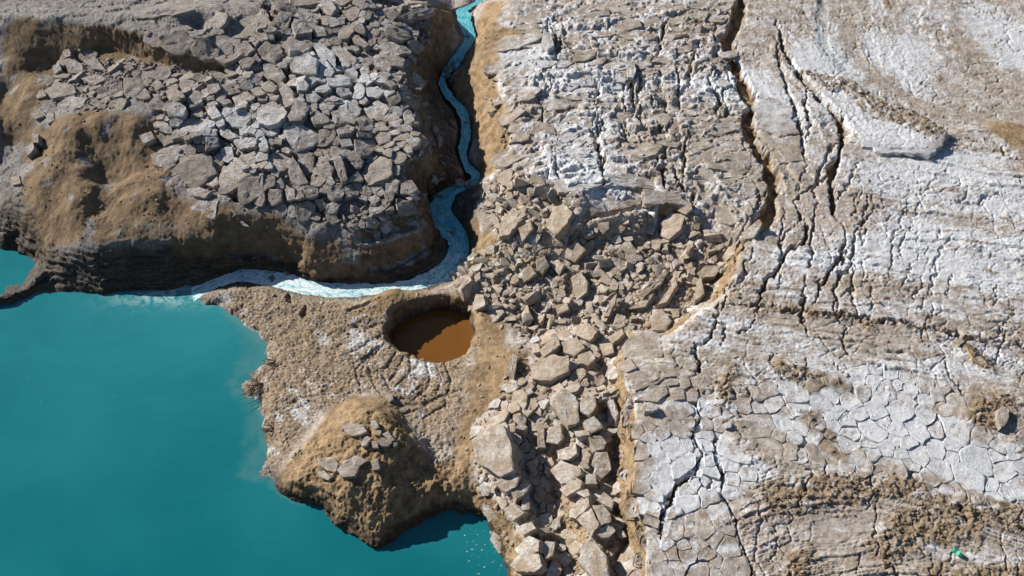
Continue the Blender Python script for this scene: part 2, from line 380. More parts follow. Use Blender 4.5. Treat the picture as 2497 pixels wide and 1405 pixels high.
Z['salt'] = zone([
 [(2130,85),(2230,90),(2300,170),(2260,190),(2120,150)],[(2320,20),(2520,10),(2520,190),(2420,150)],[(2180,30),(2260,0),(2270,60)],
 [(1910,170),(2010,60),(2040,120),(2080,210),(1990,190)],[(1960,220),(2080,200),(2230,290),(2280,350),(2080,370),(2020,300)],
 [(2060,380),(2300,360),(2520,420),(2520,560),(2300,520),(2100,470)],[(2160,560),(2520,580),(2520,740),(2250,690)],
 [(1200,150),(1340,70),(1350,150),(1560,190),(1530,240),(1300,200)],[(1320,340),(1480,310),(1500,400),(1340,390)],[(1340,430),(1500,420),(1650,460),(1560,500),(1420,520)],
 [(1660,200),(1860,170),(1880,260),(1700,260)],[(1840,220),(1920,210),(1950,340),(1840,330)],
 [(1850,600),(2100,560),(2200,640),(1850,700)],
 [(1900,890),(2060,900),(2300,990),(2520,1100),(2520,1230),(2300,1190),(2060,1090),(1930,1000)],
 [(2130,840),(2520,870),(2520,960),(2300,930)],
 [(1550,1100),(1700,1000),(1800,1080),(1860,1160),(1700,1250),(1600,1230)],[(1640,820),(1760,760),(1820,820),(1680,880)],
 [(540,280),(620,270),(640,370),(560,380)],[(690,140),(800,110),(960,200),(930,260),(740,230)],[(440,270),(540,250),(520,340),(450,320)],[(620,300),(700,290),(700,360),(620,360)],
 [(830,810),(930,800),(960,860),(900,880)],[(960,900),(1030,890),(1040,940),(980,960)],[(620,700),(480,730),(560,690)],[(700,960),(860,960),(820,1000),(700,1010)],
 [(0,20),(170,30),(130,45),(0,40)],[(900,600),(1030,565),(1020,600),(920,640)],[(620,640),(720,640),(740,670),(640,660)],
], 0.55, 1.3)
Z['brown'] = zone([
 [(1930,165),(2060,195),(2140,250),(2230,285),(2310,335),(2250,345),(2130,300),(2090,250),(2000,215)],
 [(1880,880),(2060,925),(2100,965),(2000,960),(1890,920)],[(1830,1180),(2080,1150),(2260,1170),(2300,1220),(2080,1230),(1900,1260)],
 [(2100,1330),(2180,1250),(2300,1240),(2420,1270),(2400,1310),(2250,1350),(2130,1370)],[(2360,970),(2440,960),(2500,1020),(2430,1050),(2350,1030)],
 [(1930,990),(1980,1000),(2060,1090),(2080,1150),(2000,1090)],[(1740,930),(1790,880),(1790,980),(1760,1010)],[(2280,1200),(2520,1230),(2520,1300),(2300,1260)],
 [(1760,738),(1950,748),(2200,782),(2450,838),(2450,852),(2200,800),(1950,768)],[(2330,830),(2420,870),(2430,920),(2370,890)],
 [(1940,1350),(1980,1340),(1980,1420),(1900,1420)],[(2260,1385),(2520,1370),(2520,1430),(2250,1430)],
], 0.12, 0.35)
Z['grey'] = zone([[(1990,40),(2060,0),(2400,0),(2520,180),(2520,280),(2320,280),(2100,200)],[(1780,620),(2200,690),(2400,790),(2200,780),(1760,730)],[(1820,1260),(2100,1230),(2200,1330),(2100,1420),(1850,1420)]], 0.5, 0.6)
# raised slab shelf at the upper right
Z['shelf'] = zone([[(1945,165),(2060,190),(2140,240),(2230,280),(2312,335),(2255,378),(2150,372),(2070,345),(2060,300),(1990,230)]], 0.07, 0.12)
Z['step'] = zone([[(1990,30),(2002,110),(2050,170),(2110,212),(2200,268),(2300,318),(2400,300),(2540,290),(2540,-60),(2010,-60)]], 0.15, 0.12)
Z['dune'] = zone([[(60,300),(250,270),(420,300),(440,490),(720,560),(740,600),(430,590),(100,600),(50,480)],[(0,150),(150,150),(60,320),(0,420)]], 0.6)

# stream bed: bank lines and water level
SL = [(1180,-12),(1145,8),(1100,25),(1106,62),(1120,100),(1092,135),(1082,152),(1070,180),(1064,205),(1076,240),(1104,272),(1116,312),(1108,370),(1128,418),(1138,440),(1084,456),(1054,480),(1034,515),(1064,562),(1092,592),(1086,628),(1054,656),(996,682),(936,692),(858,692),(758,686),(716,672),(658,660),(600,654),(555,668),(500,690),(440,712)]
SR = [(1200,-5),(1160,16),(1156,30),(1160,60),(1168,88),(1150,128),(1128,164),(1098,185),(1092,202),(1110,228),(1142,262),(1154,310),(1152,352),(1142,380),(1178,424),(1174,444),(1112,480),(1096,512),(1124,546),(1144,580),(1142,628),(1104,684),(1002,712),(940,720),(880,724),(800,726),(720,716),(656,698),(582,686),(530,702),(490,724),(460,742)]
SZ = [-1.8,-1.83,-1.88,-1.93,-1.97,-2.03,-2.08,-2.2,-2.26,-2.29,-2.33,-2.37,-2.41,-2.46,-2.51,-2.59,-2.64,-2.69,-2.735,-2.77,-2.805,-2.83,-2.855,-2.87,-2.885,-2.9,-2.915,-2.93,-2.945,-2.965,-2.99,-3.03]
STW = [P(px, py, zz_) for (px, py), zz_ in zip(SL, SZ)] + [P(px, py, zz_) for (px, py), zz_ in list(zip(SR, SZ))[::-1]]
Z['stream'] = blur(inpoly([(float(a), float(b)) for a, b in STW], GXX, GYY).astype(float), 1.5)
STZ = np.zeros((NY, NX)); stw = np.zeros((NY, NX)) + 1e-9
for (pl, pr, zz_) in zip(SL, SR, SZ):
    a = P((pl[0] + pr[0]) / 2, (pl[1] + pr[1]) / 2, zz_)
    w_ = 1 / ((GXX - a[0]) ** 2 + (GYY - a[1]) ** 2 + 0.05) ** 2
    STZ += w_ * zz_; stw += w_
STZ /= stw

# bedding: lines of equal level through the plateau crust, as they sweep across it
STRATA = [
 (0, [(2340,-60),(2335,40),(2350,120),(2430,190),(2560,240)]),(1, [(2130,-60),(2130,60),(2140,140),(2220,210),(2350,250),(2560,280)]),
 (2, [(1990,-60),(2000,30),(2003,110),(2050,170),(2110,212),(2200,268),(2300,318),(2560,335)]),(2, [(1230,-60),(1500,-50),(1800,-60)]),
 (3, [(1220,110),(1400,110),(1600,80),(1780,60),(1940,100),(1960,180),(2060,240),(2150,340),(2300,380),(2560,420)]),
 (4, [(1230,230),(1400,215),(1600,225),(1780,215),(1900,300),(2000,430),(2200,450),(2560,500)]),
 (5, [(1250,330),(1420,320),(1600,330),(1760,370),(1850,500),(2000,560),(2250,570),(2560,615)]),
 (6, [(1250,430),(1450,410),(1620,440),(1760,500),(1800,640),(2000,660),(2250,690),(2560,750)]),
 (7, [(1500,560),(1700,640),(1755,742),(1940,757),(2200,787),(2560,864)]),(8, [(1560,780),(1700,800),(1900,850),(2130,880),(2330,940),(2560,1010)]),
 (9, [(1500,880),(1650,900),(1850,930),(2000,980),(2200,1060),(2400,1150),(2560,1210)]),(10, [(1520,1010),(1600,1000),(1780,1010),(1930,1050),(2050,1130),(2250,1210),(2560,1285)]),
 (10.6, [(1530,1160),(1650,1120),(1800,1090),(1930,1110)]),(11, [(1540,1300),(1700,1240),(1830,1190),(1980,1160),(2150,1195),(2300,1240),(2560,1320)]),
 (12, [(1560,1410),(1750,1330),(1950,1260),(2150,1265),(2350,1300),(2560,1360)]),(13, [(1650,1480),(1950,1385),(2200,1340),(2560,1420)]),(14, [(1750,1560),(2100,1460),(2560,1500)])]
sp_, sv_ = [], []
for v_, L in STRATA:
    w = [P(px, py, 0) for px, py in L]
    for a, b in zip(w[:-1], w[1:]):
        n = max(1, int(math.hypot(b[0] - a[0], b[1] - a[1]) / 0.5))
        for k in range(n + 1): sp_.append((float(a[0] + (b[0] - a[0]) * k / n), float(a[1] + (b[1] - a[1]) * k / n))); sv_.append(v_)
for q in ((-44, 0), (-44, 60), (44, 0), (44, 60)): sp_.append(q); sv_.append(14 if q[1] == 0 else -3)
SRAT = blur(tin(sp_, sv_, 0.2), 6)

# fissures in the plateau crust: points, half width in photograph pixels, depth in metres
FIS = [
 ([(1812,-30),(1803,20),(1800,50),(1772,100),(1790,150),(1815,215),(1838,260),(1822,290),(1832,340),(1862,380),(1884,430),(1888,470),(1872,530),(1840,560),(1805,592)], 21, 0.55),
 ([(1895,50),(1910,120),(1945,180),(1975,215),(2010,255),(2053,290),(2060,330),(2045,380),(2025,430),(2025,480),(2035,520),(2050,548)], 9.5, 0.6),
 ([(2050,548),(2066,590),(2045,640),(2005,690),(1985,740)], 4.0, 0.35),([(1872,530),(1880,560),(1930,600)], 5, 0.4),([(1975,215),(1960,260),(1975,300),(1965,340)], 4, 0.3),([(2025,430),(1990,450),(1950,470)], 4, 0.3),([(2050,300),(2075,330)], 4, 0.3),([(1820,290),(1790,280),(1760,290)], 5, 0.4),([(1862,380),(1900,400)], 4, 0.3),
 ([(1890,90),(1900,160),(1930,240),(1950,300),(1955,350),(1968,390)], 5, 0.3),
 ([(1948,470),(1945,510),(1968,545),(1960,585),(1918,622),(1882,670),(1850,718),(1838,748)], 4.2, 0.5),
 ([(2062,600),(2068,640),(2045,690),(2030,730),(2038,760)], 3, 0.3),
 ([(1755,742),(1850,748),(1940,757),(2010,767),(2100,777),(2200,787),(2290,807),(2360,827),(2440,838),(2520,856)], 6.0, 0.35),
 ([(1750,745),(1752,790),(1735,820),(1722,840),(1695,838),(1690,870),(1712,905),(1716,940),(1690,975),(1708,1010),(1690,1060),(1708,1100),(1700,1140),(1660,1180),(1640,1215),(1612,1250),(1622,1285),(1600,1310)], 3.6, 0.4),
 ([(1748,1060),(1745,1110),(1765,1165),(1757,1200),(1790,1258),(1808,1330),(1838,1385),(1830,1420)], 2.8, 0.3),
 ([(1745,770),(1770,800),(1760,840)], 3, 0.3),
 ([(1590,1170),(1600,1215),(1615,1250)], 2.2, 0.2),
 ([(2040,762),(2060,800),(2050,830),(2080,880)], 2.4, 0.2),
 ([(1850,750),(1840,790),(1800,820)], 2.2, 0.2),
 ([(2090,470),(2080,520),(2110,560),(2105,600)], 1.8, 0.12),
 ([(2300,490),(2390,500),(2430,470)], 3, 0.15),
 ([(1330,150),(1400,148),(1470,155),(1530,150)], 4, 0.25),
 ([(1610,220),(1625,260),(1620,290)], 5, 0.25),
 ([(1490,220),(1510,260),(1500,290),(1528,320)], 4, 0.2),
 ([(1670,330),(1680,370)], 5, 0.25),(([(1560,330),(1575,370),(1570,400)]), 3, 0.2),
 ([(1640,400),(1660,450),(1690,470),(1690,510)], 5, 0.35),
 ([(1700,60),(1760,40),(1800,30)], 3, 0.2),([(2400,340),(2440,355),(2450,380),(2490,390)], 3, 0.15),
 ([(1690,230),(1720,250),(1745,240),(1800,250)], 3, 0.2),
 ([(1420,470),(1440,500),(1470,540)], 3, 0.25),([(1345,60),(1360,90),(1350,120)], 5, 0.3),
 ([(655,0),(650,60),(690,110),(700,180),(695,270),(705,300)], 6, 0.5),([(760,0),(770,50),(790,90)], 5, 0.4),
 ([(300,78),(380,100),(420,95),(520,120)], 3, 0.15),([(560,20),(590,60),(640,80)], 3, 0.15),([(500,60),(540,90),(620,100)], 3, 0.15),
 ([(620,65),(600,110),(560,120)], 3, 0.15),
]
RILLS = [
 ([(936,838),(900,885),(905,930),(955,985),(1030,990),(1080,965)], 4, 0.085),([(925,845),(868,900),(880,960)], 4, 0.085),([(965,862),(932,910),(950,952),(1005,962),(1042,930)], 4, 0.085),([(1075,880),(1100,930),(1085,990),(1030,1020)], 4, 0.08),
 ([(870,800),(910,815),(940,818)], 3, 0.05),([(850,890),(900,870),(955,850)], 3, 0.05),([(880,930),(930,905),(975,870)], 3, 0.05),([(700,985),(780,965),(860,960)], 3, 0.05),([(690,1010),(760,985),(830,985)], 3, 0.05),([(1060,880),(1075,930),(1060,975)], 3, 0.05),
 ([(1040,880),(1047,920),(1040,950),(1010,975),(960,972)], 4, 0.07),([(985,870),(965,915),(935,945)], 4, 0.06),([(1010,872),(1000,910),(960,950)], 3, 0.05),
 ([(935,815),(880,850),(830,870)], 4, 0.06),([(1130,950),(1080,970),(1020,1000),(980,1010)], 5, 0.07),([(700,715),(712,740)], 8, 0.18),([(745,750),(738,775)], 7, 0.16),
 ([(850,760),(905,735),(930,725)], 6, 0.15),([(940,790),(900,800),(850,795)], 4, 0.06),([(900,930),(870,900),(860,870)], 3, 0.05),([(910,860),(890,890),(880,920)], 3,0.06),
]
def fis_world(fl):
    out = []
    for pl, hw, dep in fl:
        w = [hit(px, py) for px, py in pl]
        s = float(np.mean([mpp(px, py) for px, py in pl]))
        if hw < 5: hw = hw * 1.35 + 0.3
        out.append((np.array([(a, b) for a, b, c in w]), hw * s, dep))
    return out
BFIS = [([(685,110),(697,180),(693,240),(705,300)], 9, 0.5),([(480,205),(505,270),(545,320),(565,345)], 8, 0.5),([(430,225),(455,265),(480,300)], 7, 0.4),([(690,380),(715,430),(745,450)], 8, 0.4),([(640,330),(660,350),(690,370)], 6, 0.4),([(835,440),(850,455)], 8, 0.4),([(655,-10),(650,60),(685,105)], 6, 0.4),([(560,470),(590,500)], 9, 0.4),([(770,440),(785,420),(770,380)], 7, 0.4)]
RILLS = [(pl, hw * 1.1, dep * 0.8 if dep < 0.1 else dep) for pl, hw, dep in RILLS]
FISW, RILW = fis_world(FIS), fis_world(RILLS)
BFW = fis_world(BFIS)
def random_cracks(poly, n, seed, lmin, lmax, hw, dep, lean):
    rr = random.Random(seed); out = []
    xs = [p[0] for p in poly]; ys = [p[1] for p in poly]
    while len(out) < n:
        px, py = rr.uniform(min(xs), max(xs)), rr.uniform(min(ys), max(ys))
        if not inpoly(poly, np.array([px]), np.array([py]))[0]: continue
        L = rr.uniform(lmin, lmax); k = max(3, int(L / 22)); pl = [(px, py)]; a = math.pi / 2 + lean + rr.gauss(0, 0.25)
        for _ in range(k):
            a += rr.gauss(0, 0.4); a += (math.pi / 2 + lean - a) * 0.4
            pl.append((pl[-1][0] + math.cos(a) * L / k, pl[-1][1] + math.sin(a) * L / k))
        out.append((pl, rr.uniform(*hw), rr.uniform(*dep)))
    return out
XC = random_cracks([(1250,120),(1330,20),(1770,20),(1830,330),(1850,480),(1640,440),(1290,400)], 46, 5, 40, 150, (2.2, 5.0), (0.15, 0.35), 0.05)
XC += random_cracks([(1890,120),(1990,60),(2100,350),(2160,560),(2100,740),(1800,740),(1830,590)], 16, 6, 60, 200, (1.6, 3.4), (0.12, 0.3), 0.25)
XC += random_cracks([(2100,420),(2480,460),(2480,800),(2100,750)], 22, 7, 30, 110, (1.2, 2.2), (0.06, 0.14), 0.2)
XC += random_cracks([(1660,900),(1800,800),(2450,900),(2480,1380),(1650,1390)], 30, 8, 40, 150, (1.3, 2.8), (0.08, 0.2), -0.15)
XCW = fis_world(XC)
FISW = FISW + BFW + XCW
# broken ground swells under the rubble and the block field
ZB = ZB + Z['rubble'] * 0.30 * fbm(GXX * 0.55, GYY * 0.55, 3, 131) + Z['blocks'] * 0.60 * fbm(GXX * 0.38, GYY * 0.38, 3, 132)

def carve(x, y, fl, seed, amp):
    wx = x + fbm(x * 1.5, y * 1.5, 4, seed, 0.72) * amp
    wy = y + fbm(x * 1.5, y * 1.5, 4, seed + 20, 0.72) * amp
    out = np.zeros(x.shape); near = np.zeros(x.shape)
    for P2, w, dep in fl:
        m = (wx > P2[:, 0].min() - 4 * w - .3) & (wx < P2[:, 0].max() + 4 * w + .3) & (wy > P2[:, 1].min() - 4 * w - .3) & (wy < P2[:, 1].max() + 4 * w + .3)
        if not m.any(): continue
        X = wx[m]; Y = wy[m]
        d = np.full(X.shape, 99.0); s = np.zeros(X.shape); acc = 0
        for a, b in zip(P2[:-1], P2[1:]):
            v = b - a; L2 = float(v @ v) + 1e-9
            t = np.clip(((X - a[0]) * v[0] + (Y - a[1]) * v[1]) / L2, 0, 1)
            dd = np.hypot(X - a[0] - v[0] * t, Y - a[1] - v[1] * t)
            mm = dd < d
            s = np.where(mm, acc + t * math.sqrt(L2), s); d = np.where(mm, dd, d); acc += math.sqrt(L2)
        wl = w * (0.75 + 0.5 * perlin(s * 0.8, s * 0 + seed, seed + 5)) * (0.35 + 0.65 * sstep(0, min(1.0, acc * 0.3), s) * sstep(0, min(1.0, acc * 0.3), acc - s))
        prof = 1 - sstep(wl * 0.72, wl * 1.05 + 0.012, d)
        out[m] = np.maximum(out[m], prof * dep)
        near[m] = np.maximum(near[m], 1 - sstep(wl, wl * 3 + 0.12, d))
    return out, near

hit_c = hit(900, 1200)[:2]
def height(x, y):
    z = samp(ZB, x, y)
    g = {k: samp(Z[k], x, y) for k in ('tan', 'beach', 'mound', 'wet_and_shade', 'blocks', 'lblocks', 'rubble', 'plates', 'rough', 'shelf', 'step', 'dune', 'brown', 'salt')}
    sl = np.hypot(samp(ZB, x + 0.1, y) - samp(ZB, x - 0.1, y), samp(ZB, x, y + 0.1) - samp(ZB, x, y - 0.1)) / 0.2
    land = sstep(-3.05, -2.85, z)
    flat = 1 - np.clip(g['tan'] + g['beach'] + g['wet_and_shade'], 0, 1)
    # broad swells and soil lumps
    z = z + 0.05 * fbm(x * 0.35, y * 0.35, 3, 1) * land
    z = z + g['dune'] * (0.85 * perlin(x * 0.36 + 0.3 * fbm(x * 0.4, y * 0.4, 2, 14), y * 0.33, 11) + 0.22 * fbm(x * 0.8, y * 0.7, 2, 12) + 0.07 * fbm(x * 2.2, y * 2.2, 5, 13, 0.6))
    soil = np.clip(g['tan'] + g['wet_and_shade'], 0, 1)
    z = z + soil * land * (0.05 * fbm(x * 1.4, y * 1.4, 5, 21, 0.65) + 0.025 * fbm(x * 9, y * 9, 3, 22, 0.65))
    z = z + np.clip(sl - 0.5, 0, 1.2) * land * (0.13 * fbm(x * 1.3, y * 1.3, 3, 25) + 0.03 * fbm(x * 4, y * 4, 4, 26, 0.6))
    ex, ey = hit_c
    de = np.hypot((x - ex) * 0.8, y - ey)
    z = z + (1 - sstep(2.0, 3.6, de)) * land * (0.20 * fbm(x * 1.0, y * 1.0, 4, 27, 0.6) + 0.13 * fbm(x * 1.9, y * 1.9, 4, 28, 0.65, True) + 0.05 * fbm(x * 6, y * 6, 3, 29, 0.65) - 0.06)
    z = z + g['beach'] * sstep(-3.2, -2.9, z) * (0.09 * fbm(x * 1.9, y * 2.2, 5, 31, 0.65) + 0.05 * fbm(x * 6 + 3 * y, y * 8, 3, 32, 0.6, True))
    z = z + g['beach'] * 0.22 * fbm(x * 1.4, y * 1.5, 5, 33, 0.62) * np.exp(-((z + 3.0) / 0.16) ** 2)
    z = z + g['beach'] * land * 0.05 * fbm(x * 0.9 + 0.9 * fbm(x * 0.7, y * 0.7, 3, 34), y * 0.9, 3, 35, 0.55, True)
    # crust: fine knobs, and cracked into small plates
    rgh = 0.5 + 0.9 * sstep(-0.2, 0.3, fbm(x * 0.6, samp(SRAT, x, y) * 1.6, 3, 48))
    z = z + flat * (0.035 * fbm(x * 2.0, y * 3.4, 4, 41, 0.6) + 0.03 * rgh * fbm(x * 7, y * 10, 4, 42, 0.7))
    S = samp(SRAT, x, y)
    q = S * 5.5 + 1.1 * fbm(x * 0.5, y * 0.5, 4, 43, 0.55)
    qi = np.floor(q); fr_ = (q - qi).astype(np.float32)
    la = rnd(qi, qi * 0, 44) * sstep(-0.35, 0.25, fbm(x * 0.35, S * 1.5, 3, 45))
    q2 = S * 17 + 1.6 * fbm(x * 0.9, y * 0.9, 4, 46, 0.6); f2_ = (q2 - np.floor(q2)).astype(np.float32)
    lb = sstep(-0.1, 0.3, fbm(x * 0.5 + 9, S * 2.5, 3, 47))
    led = (1 - 0.4 * g['mound']) * (1 - 0.55 * g['step']) * flat * (1 - g['blocks']) * (1 - 0.7 * g['plates']) * sstep(-0.9, -0.5, z)
    z = z + led * (0.15 * la * (fr_ - sstep(0.9, 1.0, fr_)) * (0.7 + 0.6 * g['rough']) + 0.035 * lb * (f2_ - sstep(0.8, 1.0, f2_)))
    wx = x + 0.22 * fbm(x * 1.2, y * 1.2, 3, 51); wy = y + 0.22 * fbm(x * 1.2, y * 1.2, 3, 52)
    cr = flat * (1 - g['plates']) * (1 - g['blocks'])
    f1, f2, idv, cx, cy = voro(wx * 1.25, wy * 1.7, 61)
    on = sstep(-0.25, 0.35, fbm(x * 0.45, y * 0.45, 2, 63))
    z = z - cr * (0.25 + on) * 0.045 * (1 - sstep(0.02, 0.075, f2 - f1)) * (1 - 0.4 * g['rough'])
    f1, f2, idv, cx, cy = voro(wx * 3.1, wy * 4.2, 62)
    z = z - cr * on * 0.02 * (1 - sstep(0.03, 0.13, f2 - f1))
    rg = g['rough'] * (1 - g['tan'])
    z = z + rg * ((idv - 0.5) * 0.07 + (cx * np.cos(idv * 40) + cy * np.sin(idv * 40)) * 0.07)
    f1, f2, id2, cx, cy = voro(wx * 1.1 + 5, wy * 1.5, 64)
    z = z + rg * ((id2 - 0.5) * 0.12 + (cx * np.cos(id2 * 50) + cy * np.sin(id2 * 50)) * 0.12) + rg * (0.05 * fbm(x * 4, y * 6, 4, 65, 0.65) + 0.10 * fbm(x * 0.7, y * 2.4 + 0.6 * x, 4, 67, 0.6, True))
    md = g['mound'] * (1 - g['tan']) * (1 - g['wet_and_shade']) * (1 - g['blocks'])
    z = z + md * ((id2 - 0.5) * 0.12 + 0.05 * fbm(x * 3, y * 3, 4, 66, 0.6))
    br = g['brown'] * flat
    z = z + br * (0.05 + 0.12 * fbm(x * 3.5, y * 4.5, 4, 71, 0.7))
    pt = sstep(0.06, 0.4, fbm(x * 0.55, S * 3.2 + 0.5 * fbm(x, y, 2, 78), 5, 75, 0.62)) * flat * (1 - g['mound']) * (1 - 0.6 * g['plates'])
    z = z + pt * 0.06 * (0.5 + fbm(x * 8, y * 9, 3, 76, 0.65))
    # bedded cliffs: narrow ledges
    tz = z + 0.35 * fbm(x * 0.7, y * 0.9, 4, 77, 0.6)
    q = tz / 0.16; fr_ = q - np.floor(q)
    tw = np.clip(g['wet_and_shade'] * 0.9 + sstep(0.7, 1.3, sl) * 0.6 * (1 - g['dune']), 0, 0.85) * land
    z = z + tw * ((np.floor(q) + sstep(0.55, 0.95, fr_)) * 0.16 - tz)
    # raised shelf and the lower lane beside it
    sx, sy = P(2310, 345, 0.4)
    z = z + g['shelf'] * np.clip(0.30 - 0.035 * np.hypot(x - sx, y - sy), 0.05, 0.3) - g['step'] * 0.12
    f, near = carve(x, y, FISW, 81, 0.32)
    fr, nr = carve(x, y, RILW, 85, 0.12)
    z = z - f * (1 - 0.3 * sstep(0.3, 0.5, f) * (0.6 + fbm(x * 2.5, y * 2.5, 3, 88))) - fr
    z = np.minimum(z, np.where(samp(Z['stream'], x, y) > 0.5, samp(STZ, x, y) - 0.06 - 0.5 * (samp(Z['stream'], x, y) - 0.5), 99))
    z = z - g['blocks'] * 0.24 - g['lblocks'] * 0.12 - g['rubble'] * 0.12 - g['plates'] * 0.07 - g['rough'] * 0.07
    z = z + g['rubble'] * (0.07 * fbm(x * 2.5, y * 2.5, 3, 91))
    return z, g, sl, f, near, pt

def masks(x, y, z, g, sl, f, near, pt):
    """ground cover per point: salt, ochre soil, wet dark mud with painted shade, brown crust | mound grey, beach mud, patchy, shore salt"""
    flat = 1 - np.clip(g['tan'] + g['beach'] * 0.5 + g['wet_and_shade'], 0, 1)
    S = samp(SRAT, x, y)
    tan = np.clip(g['tan'] + sstep(0.12, 0.4, f) + 0.5 * near * sstep(0.3, 0.8, f) + sstep(0.9, 1.6, sl) * 0.8, 0, 1)
    gp = sstep(0.08, 0.4, fbm(x * 0.9, y * 0.9, 5, 123, 0.62)) * g['dune']
    tan = np.clip(tan - 0.75 * gp, 0, 1)
    tan = np.clip(tan + 0.6 * sstep(0.15, 0.5, fbm(x * 1.1, y * 1.1, 4, 101)) * g['beach'], 0, 1)
    wl = -2.99 + 0.0 * x
    lowwet = (1 - sstep(0.05, 0.75, z - wl + 0.25 * fbm(x * 2, y * 2, 3, 103))) * (1 - 0.8 * g['beach'])
    wet_and_shade = np.clip(g['wet_and_shade'] * (0.75 + 0.5 * fbm(x * 1.5, y * 3, 3, 105)) + lowwet * 0.8, 0, 1)  # carries the painted shade along with the real wet mud
    wet_and_shade = np.maximum(wet_and_shade, (1 - sstep(-3.0, -2.93, z)) * 0.8)
    wet_and_shade = np.maximum(wet_and_shade, g['beach'] * 0.55 * (1 - sstep(0.03, 0.12, z + 3.0 + 0.05 * fbm(x * 3, y * 3, 3, 104))))
    stk = sstep(0.12, 0.45, fbm(x * 0.22, S * 5.5 + 0.7 * fbm(x * 0.7, y * 0.7, 3, 120), 4, 108, 0.6)) * (1 - g['mound'])
    brown = np.clip(g['brown'] * (0.75 + fbm(x * 3, y * 3, 3, 107)) + pt * 0.5 + stk * 0.42, 0, 1) * flat * (1 - 0.6 * g['rough'])
    band = fbm(x * 0.16, S * 1.7 + 0.5 * fbm(x * 0.4, y * 0.4, 3, 119), 5, 109, 0.62)
    salt = g['salt'] * (0.72 + 0.5 * band) + (0.26 + 0.95 * band) * (1 - g['mound']) * (1 - g['beach'])
    salt = np.clip(salt + 0.12 * g['plates'] + 0.16 * g['rough'] + g['beach'] * 0.6 * sstep(0.0, 0.45, fbm(x * 0.75, y * 0.9 + 0.5 * x, 4, 125, 0.6)) + 0.25 * gp, 0, 1)
    shore = g['beach'] * (1 - sstep(0.0, 0.045, np.abs(z + 2.985))) * sstep(-0.25, 0.3, fbm(x * 1.5, y * 1.5, 3, 121))
    return np.stack([salt, tan, wet_and_shade, brown], -1), np.stack([g['mound'], g['beach'], pt, shore], -1)

# ------------------------------------------------------------------ mesh helpers
def mesh_np(name, V, F):
    V = np.asarray(V, np.float32); F = np.asarray(F, np.int32)
    me = bpy.data.meshes.new(name)
    k = F.shape[1]
    me.vertices.add(len(V)); me.vertices.foreach_set('co', V.ravel())
    me.loops.add(F.size); me.loops.foreach_set('vertex_index', F.ravel())
    me.polygons.add(len(F)); me.polygons.foreach_set('loop_start', np.arange(0, F.size, k, dtype=np.int32))
    me.update(calc_edges=True)
    return me

def attr(me, name, A):
    a = me.attributes.new(name, 'FLOAT_COLOR', 'POINT')
    a.data.foreach_set('color', np.asarray(A, np.float32).ravel())

def smooth(me, ang=None):
    me.polygons.foreach_set('use_smooth', np.ones(len(me.polygons), bool))
    if ang: me.set_sharp_from_angle(angle=ang)

def link(name, me, mat=None, parent=None, loc=(0, 0, 0)):
    o = bpy.data.objects.new(name, me)
    if mat is not None and len(me.materials) == 0: me.materials.append(mat)
    o.location = loc
    COL.objects.link(o)
    if parent is not None: o.parent = parent
    return o

def tag(o, label=None, cat=None, group=None, kind=None):
    if label: o['label'] = label
    if cat: o['category'] = cat
    if group: o['group'] = group
    if kind: o['kind'] = kind
    return o

# ------------------------------------------------------------------ materials
class NT:
    def __init__(s, name):
        s.m = bpy.data.materials.new(name); s.m.use_nodes = True
        s.t = s.m.node_tree; s.n = s.t.nodes; s.b = s.n['Principled BSDF']
    def new(s, typ, **kw):
        n = s.n.new(typ)
        for k, v in kw.items(): setattr(n, k, v)
        return n
    def lk(s, a, b): s.t.links.new(a, b)
    def setin(s, sock, v):
        if hasattr(v, 'is_output') or isinstance(v, bpy.types.NodeSocket): s.lk(v, sock)
        else: sock.default_value = v
    def math(s, op, a, b=0.0, c=0.0, clamp=False):
        n = s.new('ShaderNodeMath', operation=op, use_clamp=clamp)
        for i, v in enumerate((a, b, c)): s.setin(n.inputs[i], v)
        return n.outputs[0]
    def mix(s, f, a, b, mode='MIX'):
        n = s.new('ShaderNodeMix', data_type='RGBA', blend_type=mode)
        s.setin(n.inputs['Factor'], f)
        for nm, v in (('A', a), ('B', b)):
            sk = [i for i in n.inputs if i.name == nm and i.type == 'RGBA'][0]
            s.setin(sk, v if not isinstance(v, tuple) else (*v, 1.0))
        return [o for o in n.outputs if o.type == 'RGBA'][0]
    def noise(s, vec, scale, detail=4, rough=0.55, dist=0.0):
        n = s.new('ShaderNodeTexNoise')
        s.lk(vec, n.inputs['Vector'])
        n.inputs['Scale'].default_value = scale; n.inputs['Detail'].default_value = detail
        n.inputs['Roughness'].default_value = rough; n.inputs['Distortion'].default_value = dist
        return n.outputs['Fac']
    def ramp(s, f, a, b):
        n = s.new('ShaderNodeMapRange', interpolation_type='SMOOTHSTEP')
        s.setin(n.inputs['Value'], f); n.inputs['From Min'].default_value = a; n.inputs['From Max'].default_value = b
        return n.outputs['Result']
    def vscale(s, vec, sc):
        n = s.new('ShaderNodeMapping'); s.lk(vec, n.inputs['Vector']); n.inputs['Scale'].default_value = sc
        return n.outputs['Vector']
    def bump(s, h, strength, dist, normal=None):
        n = s.new('ShaderNodeBump'); s.lk(h, n.inputs['Height'])
        n.inputs['Strength'].default_value = strength; n.inputs['Distance'].default_value = dist
        if normal is not None: s.lk(normal, n.inputs['Normal'])
        return n.outputs['Normal']

